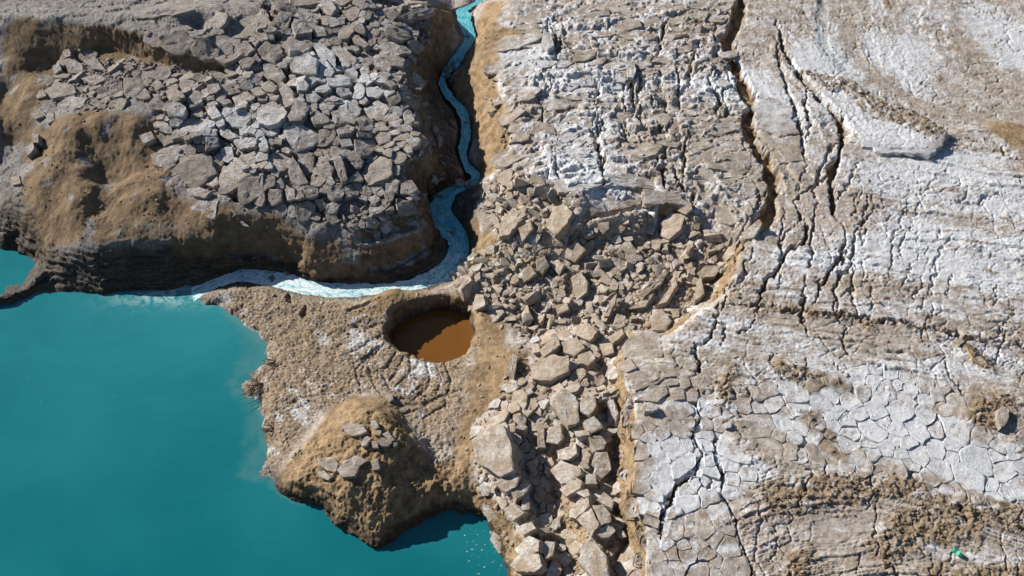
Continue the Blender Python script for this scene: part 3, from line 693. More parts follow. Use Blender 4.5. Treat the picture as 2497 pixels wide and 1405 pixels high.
def earth(name, rock=False):
    T = NT(name)
    geo = T.new('ShaderNodeNewGeometry'); pos = geo.outputs['Position']
    a1 = T.new('ShaderNodeAttribute', attribute_name='m1'); a2 = T.new('ShaderNodeAttribute', attribute_name='m2')
    s1 = T.new('ShaderNodeSeparateColor'); T.lk(a1.outputs['Color'], s1.inputs[0])
    s2 = T.new('ShaderNodeSeparateColor'); T.lk(a2.outputs['Color'], s2.inputs[0])
    salt, tan, wet_and_shade, brown = s1.outputs[0], s1.outputs[1], s1.outputs[2], a1.outputs['Alpha']
    mound, beach, shore = s2.outputs[0], s2.outputs[1], a2.outputs['Alpha']
    n0 = T.noise(pos, 0.55, 3, 0.6)
    n1 = T.noise(pos, 2.6, 5, 0.64)
    n2 = T.noise(pos, 11.0, 4, 0.7)
    n3 = T.noise(pos, 48.0, 3, 0.75)
    st = T.noise(T.vscale(pos, (1.2, 4.5, 4.0)), 1.6, 4, 0.65)
    c = T.mix(T.ramp(n1, 0.33, 0.68), (0.29, 0.245, 0.20), (0.51, 0.465, 0.415))
    c = T.mix(T.math('MULTIPLY', T.ramp(n0, 0.42, 0.66), 0.5), c, (0.40, 0.345, 0.33))
    c = T.mix(T.math('MULTIPLY', T.ramp(st, 0.48, 0.68), 0.6), c, (0.30, 0.225, 0.15))
    # salt bloom with a ragged edge
    sf = T.math('ADD', salt, T.math('MULTIPLY', T.math('SUBTRACT', n2, 0.5), 1.3))
    sf = T.math('ADD', sf, T.math('MULTIPLY', T.math('SUBTRACT', n1, 0.5), 1.6))
    sf = T.math('ADD', sf, T.math('MULTIPLY', T.math('SUBTRACT', n3, 0.5), 1.1))
    sfac = T.math('MULTIPLY', T.ramp(sf, 0.2, 0.85), 0.93)
    c = T.mix(sfac, c, (0.61, 0.635, 0.67))
    # greyer, duller crust of the left mound
    c = T.mix(T.math('MULTIPLY', mound, T.math('SUBTRACT', 0.85, T.math('MULTIPLY', sfac, 0.6))), c, T.mix(T.ramp(n2, 0.3, 0.7), (0.115, 0.109, 0.105), (0.285, 0.277, 0.275)))
    # beach mud
    bm = T.mix(T.ramp(n2, 0.38, 0.64), (0.12, 0.083, 0.05), (0.38, 0.30, 0.21))
    bm = T.mix(T.math('MULTIPLY', T.ramp(n1, 0.4, 0.65), 0.5), bm, (0.33, 0.26, 0.185))
    bm = T.mix(T.math('MULTIPLY', T.ramp(n3, 0.56, 0.72), 0.5), bm, (0.48, 0.43, 0.36))
    c = T.mix(T.math('MULTIPLY', beach, T.math('SUBTRACT', 0.95, T.math('MULTIPLY', sfac, 0.85))), c, bm)
    # ochre soil
    tm = T.mix(T.ramp(n1, 0.3, 0.7), (0.165, 0.11, 0.06), (0.375, 0.27, 0.16))
    tm = T.mix(T.math('MULTIPLY', T.ramp(n2, 0.5, 0.75), 0.5), tm, (0.33, 0.26, 0.18))
    tf = T.ramp(T.math('ADD', tan, T.math('MULTIPLY', T.math('SUBTRACT', n2, 0.5), 0.7)), 0.3, 0.7)
    tm = T.mix(T.math('MULTIPLY', mound, 0.6), tm, T.mix(n1, (0.075, 0.053, 0.034), (0.19, 0.135, 0.085)))
    c = T.mix(tf, c, tm)
    # brown crust
    bf = T.ramp(T.math('ADD', brown, T.math('MULTIPLY', T.math('SUBTRACT', n2, 0.5), 1.4)), 0.3, 0.85)
    c = T.mix(T.math('MULTIPLY', bf, 0.8), c, T.mix(n3, (0.12, 0.078, 0.04), (0.33, 0.235, 0.135)))
    # wet dark mud, and shade painted on cliff, far-left slope and sinkhole walls
    wf = T.ramp(T.math('ADD', wet_and_shade, T.math('MULTIPLY', T.math('SUBTRACT', n1, 0.5), 0.6)), 0.15, 0.75)
    c = T.mix(T.math('MULTIPLY', wf, 0.92), c, T.mix(T.ramp(T.math('ADD', T.math('MULTIPLY', T.noise(T.vscale(pos, (0.6, 0.6, 11.0)), 1.0, 4, 0.65), 0.6), T.math('MULTIPLY', n2, 0.4)), 0.4, 0.62), (0.012, 0.009, 0.006), (0.10, 0.072, 0.047)))
    c = T.mix(T.math('MULTIPLY', shore, 0.8), c, (0.6, 0.62, 0.63))
    c = T.mix(1.0, c, T.mix(T.math('ADD', T.math('MULTIPLY', n3, 0.6), T.math('MULTIPLY', n2, 0.4)), (0.30, 0.29, 0.28), (1.62, 1.62, 1.62)), 'MULTIPLY')
    h = T.math('ADD', T.math('MULTIPLY', n2, 0.75), T.math('MULTIPLY', n3, 0.45))
    nrm = None
    if rock:
        tc = T.new('ShaderNodeTexCoord')
        oi = T.new('ShaderNodeObjectInfo')
        lay = T.noise(T.vscale(tc.outputs['Object'], (0.7, 0.7, 16.0)), 1.0, 3, 0.7, 0.2)
        grain = T.noise(T.vscale(tc.outputs['Object'], (1.2, 8.0, 8.0)), 1.2, 4, 0.7)
        c = T.mix(T.math('MULTIPLY', T.ramp(lay, 0.5, 0.62), 0.45), c, T.mix(0.55, c, (0.12, 0.09, 0.06)))
        c = T.mix(T.math('MULTIPLY', T.ramp(grain, 0.5, 0.64), 0.4), c, T.mix(0.5, c, (0.11, 0.085, 0.06)))
        cream = s2.outputs[2]
        c = T.mix(T.math('MULTIPLY', cream, T.math('SUBTRACT', 0.5, T.math('MULTIPLY', sfac, 0.45))), c, T.mix(T.ramp(n1, 0.3, 0.7), (0.36, 0.275, 0.185), (0.56, 0.47, 0.36)))
        c = T.mix(T.math('MULTIPLY', oi.outputs['Random'], 0.3), c, T.mix(0.5, c, (0.34, 0.27, 0.20)))
        h = T.math('ADD', h, T.math('ADD', T.math('MULTIPLY', lay, 0.9), T.math('MULTIPLY', grain, 0.7)))
    T.lk(c, T.b.inputs['Base Color'])
    T.lk(T.math('SUBTRACT', 0.93, T.math('MULTIPLY', wf, 0.35)), T.b.inputs['Roughness'])
    T.b.inputs['Specular IOR Level'].default_value = 0.25
    T.lk(T.bump(h, 0.9 if not rock else 1.0, 0.05 if not rock else 0.06), T.b.inputs['Normal'])
    return T.m

M_GROUND = earth('earth_ground')
M_ROCK = earth('earth_rock', True)

def water_mat(name, deep, pale, rough=0.06, fl=None, bumpy=0.02):
    T = NT(name)
    geo = T.new('ShaderNodeNewGeometry'); pos = geo.outputs['Position']
    at = T.new('ShaderNodeAttribute', attribute_name='m1')
    sp = T.new('ShaderNodeSeparateColor'); T.lk(at.outputs['Color'], sp.inputs[0])
    n = T.noise(pos, 0.16, 3, 0.5, 0.6); n2 = T.noise(pos, 2.2, 5, 0.6, 1.0)
    n5 = T.noise(T.vscale(pos, (0.5, 1.4, 1.0)), 0.8, 4, 0.6, 1.5)
    c = T.mix(T.math('MULTIPLY', T.ramp(n, 0.3, 0.7), 0.75), deep, pale)
    c = T.mix(T.math('MULTIPLY', sp.outputs[2], T.math('ADD', 0.3, T.math('MULTIPLY', n5, 0.35))), c, tuple(min(1, q * 1.45 + 0.03) for q in pale))  # lightened by the painted sky sheen and the milky inflow
    sh = T.math('MULTIPLY', sp.outputs[0], T.ramp(T.math('ADD', n2, sp.outputs[0]), 0.75, 1.25))
    c = T.mix(T.math('MULTIPLY', sh, 0.7), c, (0.10, 0.23, 0.23))
    c = T.mix(T.math('MULTIPLY', sp.outputs[1], T.ramp(n2, 0.4, 0.62)), c, (0.45, 0.58, 0.60))
    T.lk(c, T.b.inputs['Base Color'])
    T.b.inputs['Roughness'].default_value = rough
    T.b.inputs['IOR'].default_value = 1.33
    w = T.noise(T.vscale(pos, (0.7, 1.6, 1.0)), 4.0, 4, 0.6)
    T.lk(T.bump(w, 0.13, bumpy), T.b.inputs['Normal'])
    return T.m

# ------------------------------------------------------------------ the ground: one sheet, fine in view and coarse out to the horizon
NROW, NCOL = 740, 1110
pys = np.linspace(1475, -70, NROW)
dxr, dyr, dzr = ray(np.zeros(NROW) + IW / 2, pys)
yrow = dyr * (-CAM_H / dzr)
ext = np.array([1.5, 4, 9, 18, 35, 70, 140, 400, 1500.0])
ys = np.concatenate([(yrow[0] - ext[:6])[::-1], yrow, yrow[-1] + ext])
ucore = np.linspace(-1.06, 1.06, NCOL)
uo = np.concatenate([np.linspace(0.006, 0.30, 40), [0.33, 0.38, 0.46, 0.6, 0.9, 1.6, 3, 9, 30, 60]])
us = np.concatenate([(-1.06 - uo)[::-1], ucore, 1.06 + uo])
depth = np.clip(ys, yrow[0], yrow[-1]) * CO + CAM_H * SI
UU, YY = np.meshgrid(us, ys)
XX = UU * (depth * (IW / 2) / FPX)[:, None]
x = XX.ravel(); y = YY.ravel()
z = np.zeros(len(x)); sl = np.zeros(len(x)); m1 = np.zeros((len(x), 4), np.float32); m2 = np.zeros((len(x), 4), np.float32)
for k in range(0, len(x), 30000):
    q = slice(k, k + 30000)
    r_ = height(x[q], y[q])
    z[q] = r_[0]; sl[q] = r_[2]
    m1[q], m2[q] = masks(x[q], y[q], *r_)
# cliffs bulge and undercut a little along their beds
k = np.clip(sl - 0.6, 0, 1.5) * sstep(-3.2, -2.9, z)
gxs = samp(ZB, x + 0.15, y) - samp(ZB, x - 0.15, y); gys = samp(ZB, x, y + 0.15) - samp(ZB, x, y - 0.15)
gl = np.hypot(gxs, gys) + 1e-6
am = k * 0.16 * (fbm(x * 0.6 + y * 0.3, z * 5.5, 3, 111, 0.6) + 0.6 * fbm(x * 2.5, y * 2.5 + z * 3, 3, 113))
x = x - gxs / gl * am; y = y - gys / gl * am
nr, nc = XX.shape
idx = np.arange(nr * nc).reshape(nr, nc)
F = np.stack([idx[:-1, :-1], idx[:-1, 1:], idx[1:, 1:], idx[1:, :-1]], -1).reshape(-1, 4)
me = mesh_np('ground', np.stack([x, y, z], -1), F)
attr(me, 'm1', m1); attr(me, 'm2', m2); smooth(me)
ground = tag(link('ground', me, M_GROUND), 'cracked pale grey and ochre marl ground around the turquoise pond', 'ground', kind='structure')

# ------------------------------------------------------------------ water
wxs = np.arange(-40, 6.01, 0.12); wys = np.arange(-14, 33.01, 0.12)
WX, WY = np.meshgrid(wxs, wys)
zz = samp(ZB, WX.ravel(), np.clip(WY.ravel(), 0, 59))
shal = sstep(-3.45, -3.02, zz) * samp(Z['beach'], WX.ravel() - 0.0, WY.ravel())
shal = np.maximum(shal, sstep(-3.6, -3.05, zz) * 0.6 * (samp(blur(Z['beach'], 12), WX.ravel(), WY.ravel()) > 0.03))
mx, my = hit(470, 705)[:2]
mouth = np.exp(-(((WX.ravel() - mx + 0.7) * 0.8 + (WY.ravel() - my + 0.2) * -0.3) / 1.6) ** 2 - ((WY.ravel() - my + 0.35) / 0.5) ** 2) * 0.7
i2 = np.arange(WX.size).reshape(WX.shape)
F = np.stack([i2[:-1, :-1], i2[:-1, 1:], i2[1:, 1:], i2[1:, :-1]], -1).reshape(-1, 4)
zc = zz[F].min(1)
Fk = F[zc < -2.9]
fx = WX.ravel()[Fk].mean(1)
inland = (inpoly([hit(px, py)[:2] for px, py in [(700,735),(900,750),(930,690),(1170,690),(1250,760),(1250,900),(1100,950),(930,930),(800,850)]], WX.ravel()[Fk].mean(1), WY.ravel()[Fk].mean(1)))
strm = (inpoly([hit(px, py)[:2] for px, py in [(520,712),(520,640),(800,560),(1050,-60),(1250,-60),(1250,720),(900,740),(640,712)]], WX.ravel()[Fk].mean(1), WY.ravel()[Fk].mean(1)))
Fk = Fk[~inland & ~strm]
used, inv = np.unique(Fk, return_inverse=True)
V = np.stack([WX.ravel()[used], WY.ravel()[used], np.full(len(used), -3.0)], -1)
me = mesh_np('pond_water', V, inv.reshape(-1, 4))
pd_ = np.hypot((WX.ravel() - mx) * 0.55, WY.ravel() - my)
sheen_plume = 0.8 * np.exp(-pd_ / 9.0) + 0.7 * np.exp(-pd_ / 2.2)  # broad fade paints the sky's reflection on the pond; short one is milky inflow
A = np.zeros((len(used), 4)); A[:, 0] = shal[used]; A[:, 1] = mouth[used]; A[:, 2] = sheen_plume[used]
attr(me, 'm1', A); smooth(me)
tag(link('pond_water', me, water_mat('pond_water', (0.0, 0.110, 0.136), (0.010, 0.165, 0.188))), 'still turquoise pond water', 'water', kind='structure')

prim = np.array([(a, b) for a, b, c in rim])
th = np.linspace(0, 2 * math.pi, 48, endpoint=False)
V = [(rcx, rcy, -3.22)]
for s in (0.5, 1.04):
    for a, b in prim: V.append((rcx + (a - rcx) * s, rcy + (b - rcy) * s, -3.22))
n = len(prim)
bmw = bmesh.new(); bv = [bmw.verts.new(v) for v in V]
for k in range(n):
    k2 = (k + 1) % n
    bmw.faces.new((bv[0], bv[1 + k], bv[1 + k2]))
    bmw.faces.new((bv[1 + k], bv[1 + n + k], bv[1 + n + k2], bv[1 + k2]))
bmesh.ops.recalc_face_normals(bmw, faces=bmw.faces)
me = bpy.data.meshes.new('sinkhole_water'); bmw.to_mesh(me); bmw.free()
if me.polygons[0].normal.z < 0: me.flip_normals()
tag(link('sinkhole_water', me, water_mat('sinkhole_water', (0.20, 0.085, 0.018), (0.12, 0.052, 0.012), 0.05, bumpy=0.004)), 'brown water in the round sinkhole', 'water', kind='structure')

# stream: a strip between its two digitised banks
V = []; UVv = []; A = []
ll = np.array([[*P(px, py, zz_), zz_] for (px, py), zz_ in zip(SL, SZ)]); rr = np.array([[*P(px, py, zz_), zz_] for (px, py), zz_ in zip(SR, SZ)])
def cr(Pn, t):
    i = int(min(max(math.floor(t), 0), len(Pn) - 2)); u = t - i
    p0 = Pn[max(i - 1, 0)]; p1 = Pn[i]; p2 = Pn[i + 1]; p3 = Pn[min(i + 2, len(Pn) - 1)]
    return 0.5 * ((2 * p1) + (p2 - p0) * u + (2 * p0 - 5 * p1 + 4 * p2 - p3) * u * u + (3 * p1 - p0 - 3 * p2 + p3) * u ** 3)
NS, NW = 420, 13
acc = 0; prev = None
for i in range(NS):
    t = (len(SL) - 1) * i / (NS - 1)
    a = cr(ll, t); b = cr(rr, t); zc_ = a[2]
    mid = (a + b) / 2
    if prev is not None: acc += np.linalg.norm(mid - prev)
    prev = mid
    for j in range(NW):
        w = j / (NW - 1)
        nar = 0.5 * (1 - float(sstep(14, 17, np.array(t)))) + 0.22 * mnoise.fractal(Vector((t * 2.3, (j // 7) * 7.7, 0)), 0.8, 2.0, 3)
        p = a + (b - a) * (nar * 0.5 + w * (1.06 - nar))
        V.append((p[0], p[1], zc_ + 0.012)); UVv.append((acc, w * np.linalg.norm(b - a)))
        foam = 0.25 + 0.75 * sstep(17, 23, np.array(t)) - 0.35 * sstep(29, 31, np.array(t))
        A.append((float(foam), float(t) / len(SL), w, 1))
i2 = np.arange(NS * NW).reshape(NS, NW)
F = np.stack([i2[:-1, :-1], i2[:-1, 1:], i2[1:, 1:], i2[1:, :-1]], -1).reshape(-1, 4)
me = mesh_np('stream_water', V, F)
if me.polygons[0].normal.z < 0: me.flip_normals()
attr(me, 'm1', A); smooth(me)
fl = np.zeros((len(V), 4)); fl[:, :2] = np.array(UVv); attr(me, 'flow', fl)
T = NT('stream_water')
at = T.new('ShaderNodeAttribute', attribute_name='m1'); af = T.new('ShaderNodeAttribute', attribute_name='flow')
sp = T.new('ShaderNodeSeparateColor'); T.lk(at.outputs['Color'], sp.inputs[0])
fv = T.vscale(af.outputs['Vector'], (1.8, 4.2, 1.0))
nA = T.noise(fv, 1.0, 6, 0.68, 1.6); nB = T.noise(T.vscale(af.outputs['Vector'], (6, 9, 1)), 1.5, 4, 0.7)
c = T.mix(T.ramp(nA, 0.35, 0.62), (0.03, 0.33, 0.41), (0.22, 0.58, 0.66))
ff = T.math('ADD', T.math('MULTIPLY', sp.outputs[0], 0.55), T.math('MULTIPLY', T.math('SUBTRACT', nA, 0.5), 1.6))
ff = T.math('ADD', ff, T.math('MULTIPLY', T.math('SUBTRACT', nB, 0.5), 0.9))
c = T.mix(T.ramp(ff, 0.22, 0.7), c, (0.72, 0.80, 0.82))
T.lk(c, T.b.inputs['Base Color']); T.b.inputs['Roughness'].default_value = 0.22; T.b.inputs['IOR'].default_value = 1.33
T.lk(T.bump(T.math('ADD', nA, T.math('MULTIPLY', nB, 0.6)), 0.6, 0.05), T.b.inputs['Normal'])
tag(link('stream_water', me, T.m), 'foamy pale blue stream running into the pond', 'stream', kind='structure')

# ------------------------------------------------------------------ rocks
def outline(poly, n, rough, seed):
    """resample a closed outline to n points and roughen it"""
    P2 = np.array(poly, float); Q = np.vstack([P2, P2[:1]])
    seg = np.hypot(*(Q[1:] - Q[:-1]).T); cum = np.concatenate([[0], np.cumsum(seg)]); tot = cum[-1]
    t = (np.arange(n) + 0.0) / n * tot
    # keep the corners: snap the nearest sample to each corner
    for cpos in cum[:-1]:
        kk = int(np.argmin(np.abs(t - cpos))); t[kk] = cpos
    t = np.sort(t)
    xx = np.interp(t, cum, Q[:, 0]); yy = np.interp(t, cum, Q[:, 1])
    r = np.random.default_rng(seed)
    c = P2.mean(0); d = np.stack([xx, yy], -1) - c; L = np.hypot(*d.T)[:, None] + 1e-6
    size = math.sqrt(max(1e-4, abs(0.5 * np.sum(Q[:-1, 0] * Q[1:, 1] - Q[1:, 0] * Q[:-1, 1]))))
    jit = r.normal(0, rough * size, n)[:, None] * 0.6
    return c + d + d / L * jit, c, size

def block_mesh(poly2, n, thick, seed, rough=0.045, bev=0.05, topamp=0.05, flare=0.06):
    """a broken block in its own frame: top near z=0, sides down to -thick"""
    O, c, size = outline(poly2, n, rough, seed)
    n = len(O)
    r = np.random.default_rng(seed + 1)
    rel = O - c
    b = bev * size
    rings = []
    tops = ((0.28, 0.0), (0.54, 0.0), (0.75, 0.0), (0.90, 0.0), (0.972, -0.2 * b), (1.0, -b))
    for s, zb in tops:
        q = c + rel * s
        rings.append(np.column_stack([q, np.full(n, zb)]))
    nl = 5
    lean = r.normal(0, 0.06, 2) * thick
    for kk in range(1, nl + 1):
        tt = kk / nl
        s = 1.0 + flare * tt * r.uniform(-0.3, 1.0) + r.normal(0, 0.012)
        q = c + rel * s + lean * tt + r.normal(0, 0.012 * size, (n, 2))
        rings.append(np.column_stack([q, np.full(n, -b - (thick - b) * tt)]))
    V = np.vstack([np.array([[c[0], c[1], 0.0]])] + rings)
    nt = 1 + (len(tops) - 1) * n
    fine = np.zeros(len(V)); m_ = nt + n
    fine[:m_] = 0.022 * fbm(V[:m_, 0] * 5.5 + seed * 1.7, V[:m_, 1] * 8.0 + seed, 3, 17, 0.65) + 0.02 * fbm(V[:m_, 0] * 1.6 + V[:m_, 1] * 3.5 + seed, V[:m_, 1] * 9.0 - V[:m_, 0] * 3.0, 3, 18, 0.6, True)
    V[:, 2] += fine * min(1.0, size * 1.6) * (1.0 if topamp > 0 else 0.0)
    if topamp > 0:
        V[m_:, :2] += np.stack([fbm(V[m_:, 2] * 9 + seed, V[m_:, 0] * 2, 3, 19, 0.65), fbm(V[m_:, 2] * 9 - seed, V[m_:, 1] * 2, 3, 20, 0.65)], -1) * 0.05 * min(1.0, size * 1.4)
    V[:nt, 2] += topamp * size * fbm(V[:nt, 0] * 2.4 / size + seed, V[:nt, 1] * 2.4 / size, 3, seed % 97, 0.6)
    V[nt:nt + n, 2] += topamp * size * fbm(V[nt:nt + n, 0] * 2.4 / size + seed, V[nt:nt + n, 1] * 2.4 / size, 3, seed % 97, 0.6)
    F = []
    for k in range(n):
        k2 = (k + 1) % n
        F.append((0, 1 + k, 1 + k2))
        for m in range(len(rings) - 1):
            a = 1 + m * n
            F.append((a + k, a + n + k, a + n + k2)); F.append((a + k, a + n + k2, a + k2))
    return V, np.array(F), c, size

PLANE_ORIGIN = None
def frame_from_normal(nv):
    nv = Vector(nv).normalized()
    xa = Vector((1, 0, 0)); xa = (xa - nv * xa.dot(nv)).normalized()
    ya = nv.cross(xa)
    return nv, xa, ya

def ccw(poly):
    a = sum(poly[i][0] * poly[(i + 1) % len(poly)][1] - poly[(i + 1) % len(poly)][0] * poly[i][1] for i in range(len(poly)))
    return poly if a > 0 else poly[::-1]

def place_masks(V3, salt=0.0, tan=0.0):
    x_, y_ = V3[:, 0], V3[:, 1]
    m1_ = np.zeros((len(V3), 4)); m2_ = np.zeros((len(V3), 4))
    m1_[:, 0] = np.clip(samp(Z['salt'], x_, y_) * 0.75 + salt, 0, 1); m1_[:, 1] = tan
    m2_[:, 0] = samp(Z['mound'], x_, y_) * 0.5
    m1_[:, 3] = samp(Z['brown'], x_, y_) * 0.4
    m2_[:, 2] = np.clip(samp(Z['rubble'], x_, y_) * 1.0 + tan, 0, 1)
    return m1_, m2_

def traced_block(name, poly_px, lift, thick, tilt, seed, parent=None, n=None, rough=0.045, bev=0.06, topamp=0.05, salt=0.0, tan=0.0, follow=0.6):
    """a block whose top outline was surveyed: laid on a tilted plane above the relief, with real thickness"""
    cx_ = sum(p[0] for p in poly_px) / len(poly_px); cy_ = sum(p[1] for p in poly_px) / len(poly_px)
    hx, hy, hz = hit(cx_, cy_, lift)
    e = 0.35
    gx_ = float(samp(ZB, hx + e, hy) - samp(ZB, hx - e, hy)) / (2 * e); gy_ = float(samp(ZB, hx, hy + e) - samp(ZB, hx, hy - e)) / (2 * e)
    nv = Vector((-np.clip(gx_, -.7, .7) * follow + tilt[0], -np.clip(gy_, -.7, .7) * follow + tilt[1], 1)).normalized()
    o = Vector((hx, hy, hz))
    nv, xa, ya = frame_from_normal(nv)
    loc = []
    for px, py in poly_px:
        dx, dy, dz = ray(px, py); d = Vector((float(dx), float(dy), float(dz)))
        t = (o - Vector((0, 0, CAM_H))).dot(nv) / d.dot(nv)
        p = Vector((0, 0, CAM_H)) + d * t - o
        loc.append((p.dot(xa), p.dot(ya)))
    loc = ccw(loc)
    per = sum(math.dist(loc[i], loc[(i + 1) % len(loc)]) for i in range(len(loc)))
    nn = n or int(min(26, max(12, per / 0.13)))
    V, F, c, size = block_mesh(loc, nn, thick, seed, rough, bev, topamp)
    rot = Matrix((xa, ya, nv)).transposed()
    Rm = np.array(rot)
    W = V @ Rm.T + np.array(o)
    me = mesh_np(name, V, F)
    a, b = place_masks(W, salt=salt, tan=tan)
    low = (V[:, 2] < -0.35 * thick)
    a[:, 1] = np.clip(a[:, 1] + low * 0.35, 0, 1); a[low, 0] *= 0.2
    attr(me, 'm1', a); attr(me, 'm2', b); smooth(me, 0.55)
    ob = link(name, me, M_ROCK, parent)
    ob.matrix_world = Matrix.Translation(o) @ rot.to_4x4()
    return ob

def crop(ox, oy, s, polys):
    return [[(ox + a / s, oy + b / s) for a, b in p] for p in polys]

# --- blocks of the broken crust on the left mound (pieces of the ground)
A_POLY = crop(620, 0, 2.989, [
 [(110,190),(180,80),(280,90),(250,200),(170,260)],[(270,170),(320,70),(450,60),(470,160),(420,240),(300,260)],[(220,310),(260,262),(400,262),(430,330),(360,380),(260,370)],
 [(20,360),(80,300),(190,330),(220,400),(150,470),(50,430)],[(250,480),(300,410),(400,390),(455,430),(450,540),(370,545),(280,530)],[(470,450),(520,430),(590,520),(560,560),(480,550)],
 [(430,330),(480,310),(600,400),(590,460),(480,390)],[(570,340),(640,350),(760,430),(720,480),(620,440)],[(60,540),(120,490),(190,490),(230,560),(180,610),(100,575)],
 [(45,610),(110,585),(170,625),(140,680),(70,660)],[(180,650),(230,605),(280,660),(290,760),(220,790)],[(240,850),(300,720),(370,740),(400,800),(340,880),(260,880)],
 [(310,605),(360,582),(400,620),(380,660),(320,660)],[(370,685),(430,665),(490,710),(450,750),(390,740)],[(520,562),(620,542),(720,572),(700,620),(540,640)],
 [(560,820),(680,720),(790,790),(760,860),(650,900),(590,900)],[(800,790),(900,722),(1000,790),(920,880),(830,870)],[(405,850),(450,800),(540,850),(550,890),(440,910)],
 [(600,945),(680,907),(740,930),(700,970),(620,980)],[(880,1000),(920,960),(1000,970),(990,1030),(910,1060)],[(210,940),(290,890),(400,930),(490,1000),(430,1070),(310,1110),(240,1010)],
 [(300,1125),(380,1090),(440,1120),(430,1240),(380,1280),(310,1180)],[(245,1250),(280,1135),(330,1210),(400,1340),(330,1360),(260,1310)],[(440,1230),(530,1170),(580,1220),(560,1290),(470,1290)],
 [(575,1170),(630,1120),(680,1300),(640,1330)],[(970,860),(1020,810),(1080,870),(1060,930),(990,920)],[(1085,835),(1150,820),(1170,880),(1100,930)],[(1060,760),(1110,745),(1130,780),(1080,800)],
 [(930,600),(1000,580),(1040,620),(1000,640)],[(850,420),(920,420),(1010,480),(980,530),(900,480)],[(960,1340),(1010,1290),(1060,1320),(1040,1405),(950,1405)],[(1070,1340),(1150,1310),(1200,1380),(1150,1420),(1060,1410)],
 [(415,225),(440,180),(520,210),(530,260),(450,270)],[(810,640),(900,630),(960,660),(900,715),(820,700)],[(660,512),(720,490),(760,530),(750,565)],[(0,110),(60,60),(105,110),(90,200),(20,220)],
 [(480,20),(560,0),(600,60),(560,120),(500,90)],[(950,90),(1010,60),(1060,110),(1010,150)],[(1050,120),(1180,60),(1330,60),(1270,110),(1120,150)],[(1120,300),(1180,290),(1250,350),(1190,400),(1130,360)],
 [(1100,530),(1170,520),(1250,600),(1190,620),(1110,570)],[(940,430),(1010,400),(1100,430),(1080,490),(990,480)],[(700,240),(760,260),(840,330),(800,350),(720,300)],[(620,960+60),(700,1010),(720,1060),(640,1070)],
 [(420,670),(500,680),(560,650),(540,610),(450,640)],[(600,640),(690,640),(720,690),(640,710),(600,680)]])
A_POLY += crop(620, 460, 2.989, [[(1040,110),(1150,75),(1180,170),(1130,200),(1050,190)],[(940,30),(1035,-5),(1010,90),(960,110)],[(440,80),(500,80),(550,140),(480,160)],[(110,0),(200,10),(200,100),(130,130),(90,60)],[(220,0),(290,0),(300,80),(240,90)],[(810,230),(880,215),(920,250),(880,285),(820,280)],[(860,310),(920,310),(920,380),(880,390)]])
A_POLY += crop(0, 460, 2.989, [[(1380,140),(1450,80),(1590,90),(1570,230),(1480,200)],[(1350,0),(1450,-10),(1540,20),(1490,70),(1390,50)],[(1600,180),(1690,150),(1730,190),(1660,230)],[(1690,200),(1750,220),(1820,280),(1770,270)]])
A_POLY += crop(0, 0, 2.989, [
 [(470,450),(540,430),(600,470),(610,530),(500,540)],[(600,440),(700,420),(780,520),(680,500)],[(1310,900),(1400,850),(1520,860),(1490,990),(1420,1020),(1310,950)],[(1500,1000),(1590,1000),(1600,1060),(1500,1090)],
 [(1490,780),(1560,760),(1620,850),(1540,870)],[(1200,660),(1280,630),(1340,700),(1240,740)],[(1100,620),(1150,570),(1200,630),(1150,660)],[(320,660),(420,600),(540,620),(560,680),(380,720)],[(410,760),(500,700),(640,710),(600,790),(450,840)],
 [(590,570),(700,540),(770,580),(690,620)],[(1180,750),(1290,740),(1360,780),(1340,850),(1230,840)],[(1640,860),(1750,800),(1840,830),(1800,930),(1690,930)],[(1600,920),(1680,950),(1740,1000),(1660,1020),(1600,980)],[(1700,1040),(1790,1000),(1880,1010),(1860,1070),(1740,1090)],
 [(380,480),(430,460),(450,510),(400,540)],[(250,660),(310,640),(340,700),(270,720)],[(220,830),(290,790),(340,840),(260,870)],[(330,840),(390,820),(400,880),(350,900)],[(1010,990),(1100,960),(1130,1010),(1050,1050)],[(1690,700),(1750,620),(1830,690),(1790,780),(1720,800)],
 [(1380,400),(1480,330),(1600,360),(1590,420),(1480,440)],[(1620,330),(1700,320),(1700,400),(1640,400)],[(1720,330),(1800,300),(1860,360),(1800,410),(1730,400)],[(230,970),(280,980),(280,1040),(240,1040)],[(180,1080),(240,1040),(250,1090),(200,1140)],[(80,1290),(140,1280),(150,1340),(90,1350)]])
taken = []           # (x, y, radius) of the blocks already laid
nblk = 0
for i, poly in enumerate(A_POLY):
    cxp = sum(p[0] for p in poly) / len(poly); cyp = sum(p[1] for p in poly) / len(poly)
    s = float(mpp(cxp, cyp)); ext_ = max(max(p[0] for p in poly) - min(p[0] for p in poly), max(p[1] for p in poly) - min(p[1] for p in poly)) * s
    inb = float(samp(Z['blocks'], *hit(cxp, cyp)[:2]))
    ob = traced_block('crust_block', poly, random.uniform(0.02, 0.09), 0.45 + 0.45 * min(ext_, 1.6), (random.gauss(-0.02, 0.06), random.gauss(-0.06, 0.06)), 300 + i, ground, rough=0.04, bev=0.035, topamp=0.07, follow=0.8, salt=random.choice((0.1, 0.25, 0.45)))
    taken.append((ob.matrix_world.translation.x, ob.matrix_world.translation.y, ext_ * 0.5)); nblk += 1

def halfplane(poly, px, py, nx_, ny_):
    out = []
    n = len(poly)
    for i in range(n):
        a = poly[i]; b = poly[(i + 1) % n]
        da = (a[0] - px) * nx_ + (a[1] - py) * ny_; db = (b[0] - px) * nx_ + (b[1] - py) * ny_
        if da <= 0: out.append(a)
        if (da < 0) != (db < 0) and da != db:
            t = da / (da - db); out.append((a[0] + (b[0] - a[0]) * t, a[1] + (b[1] - a[1]) * t))
    return out

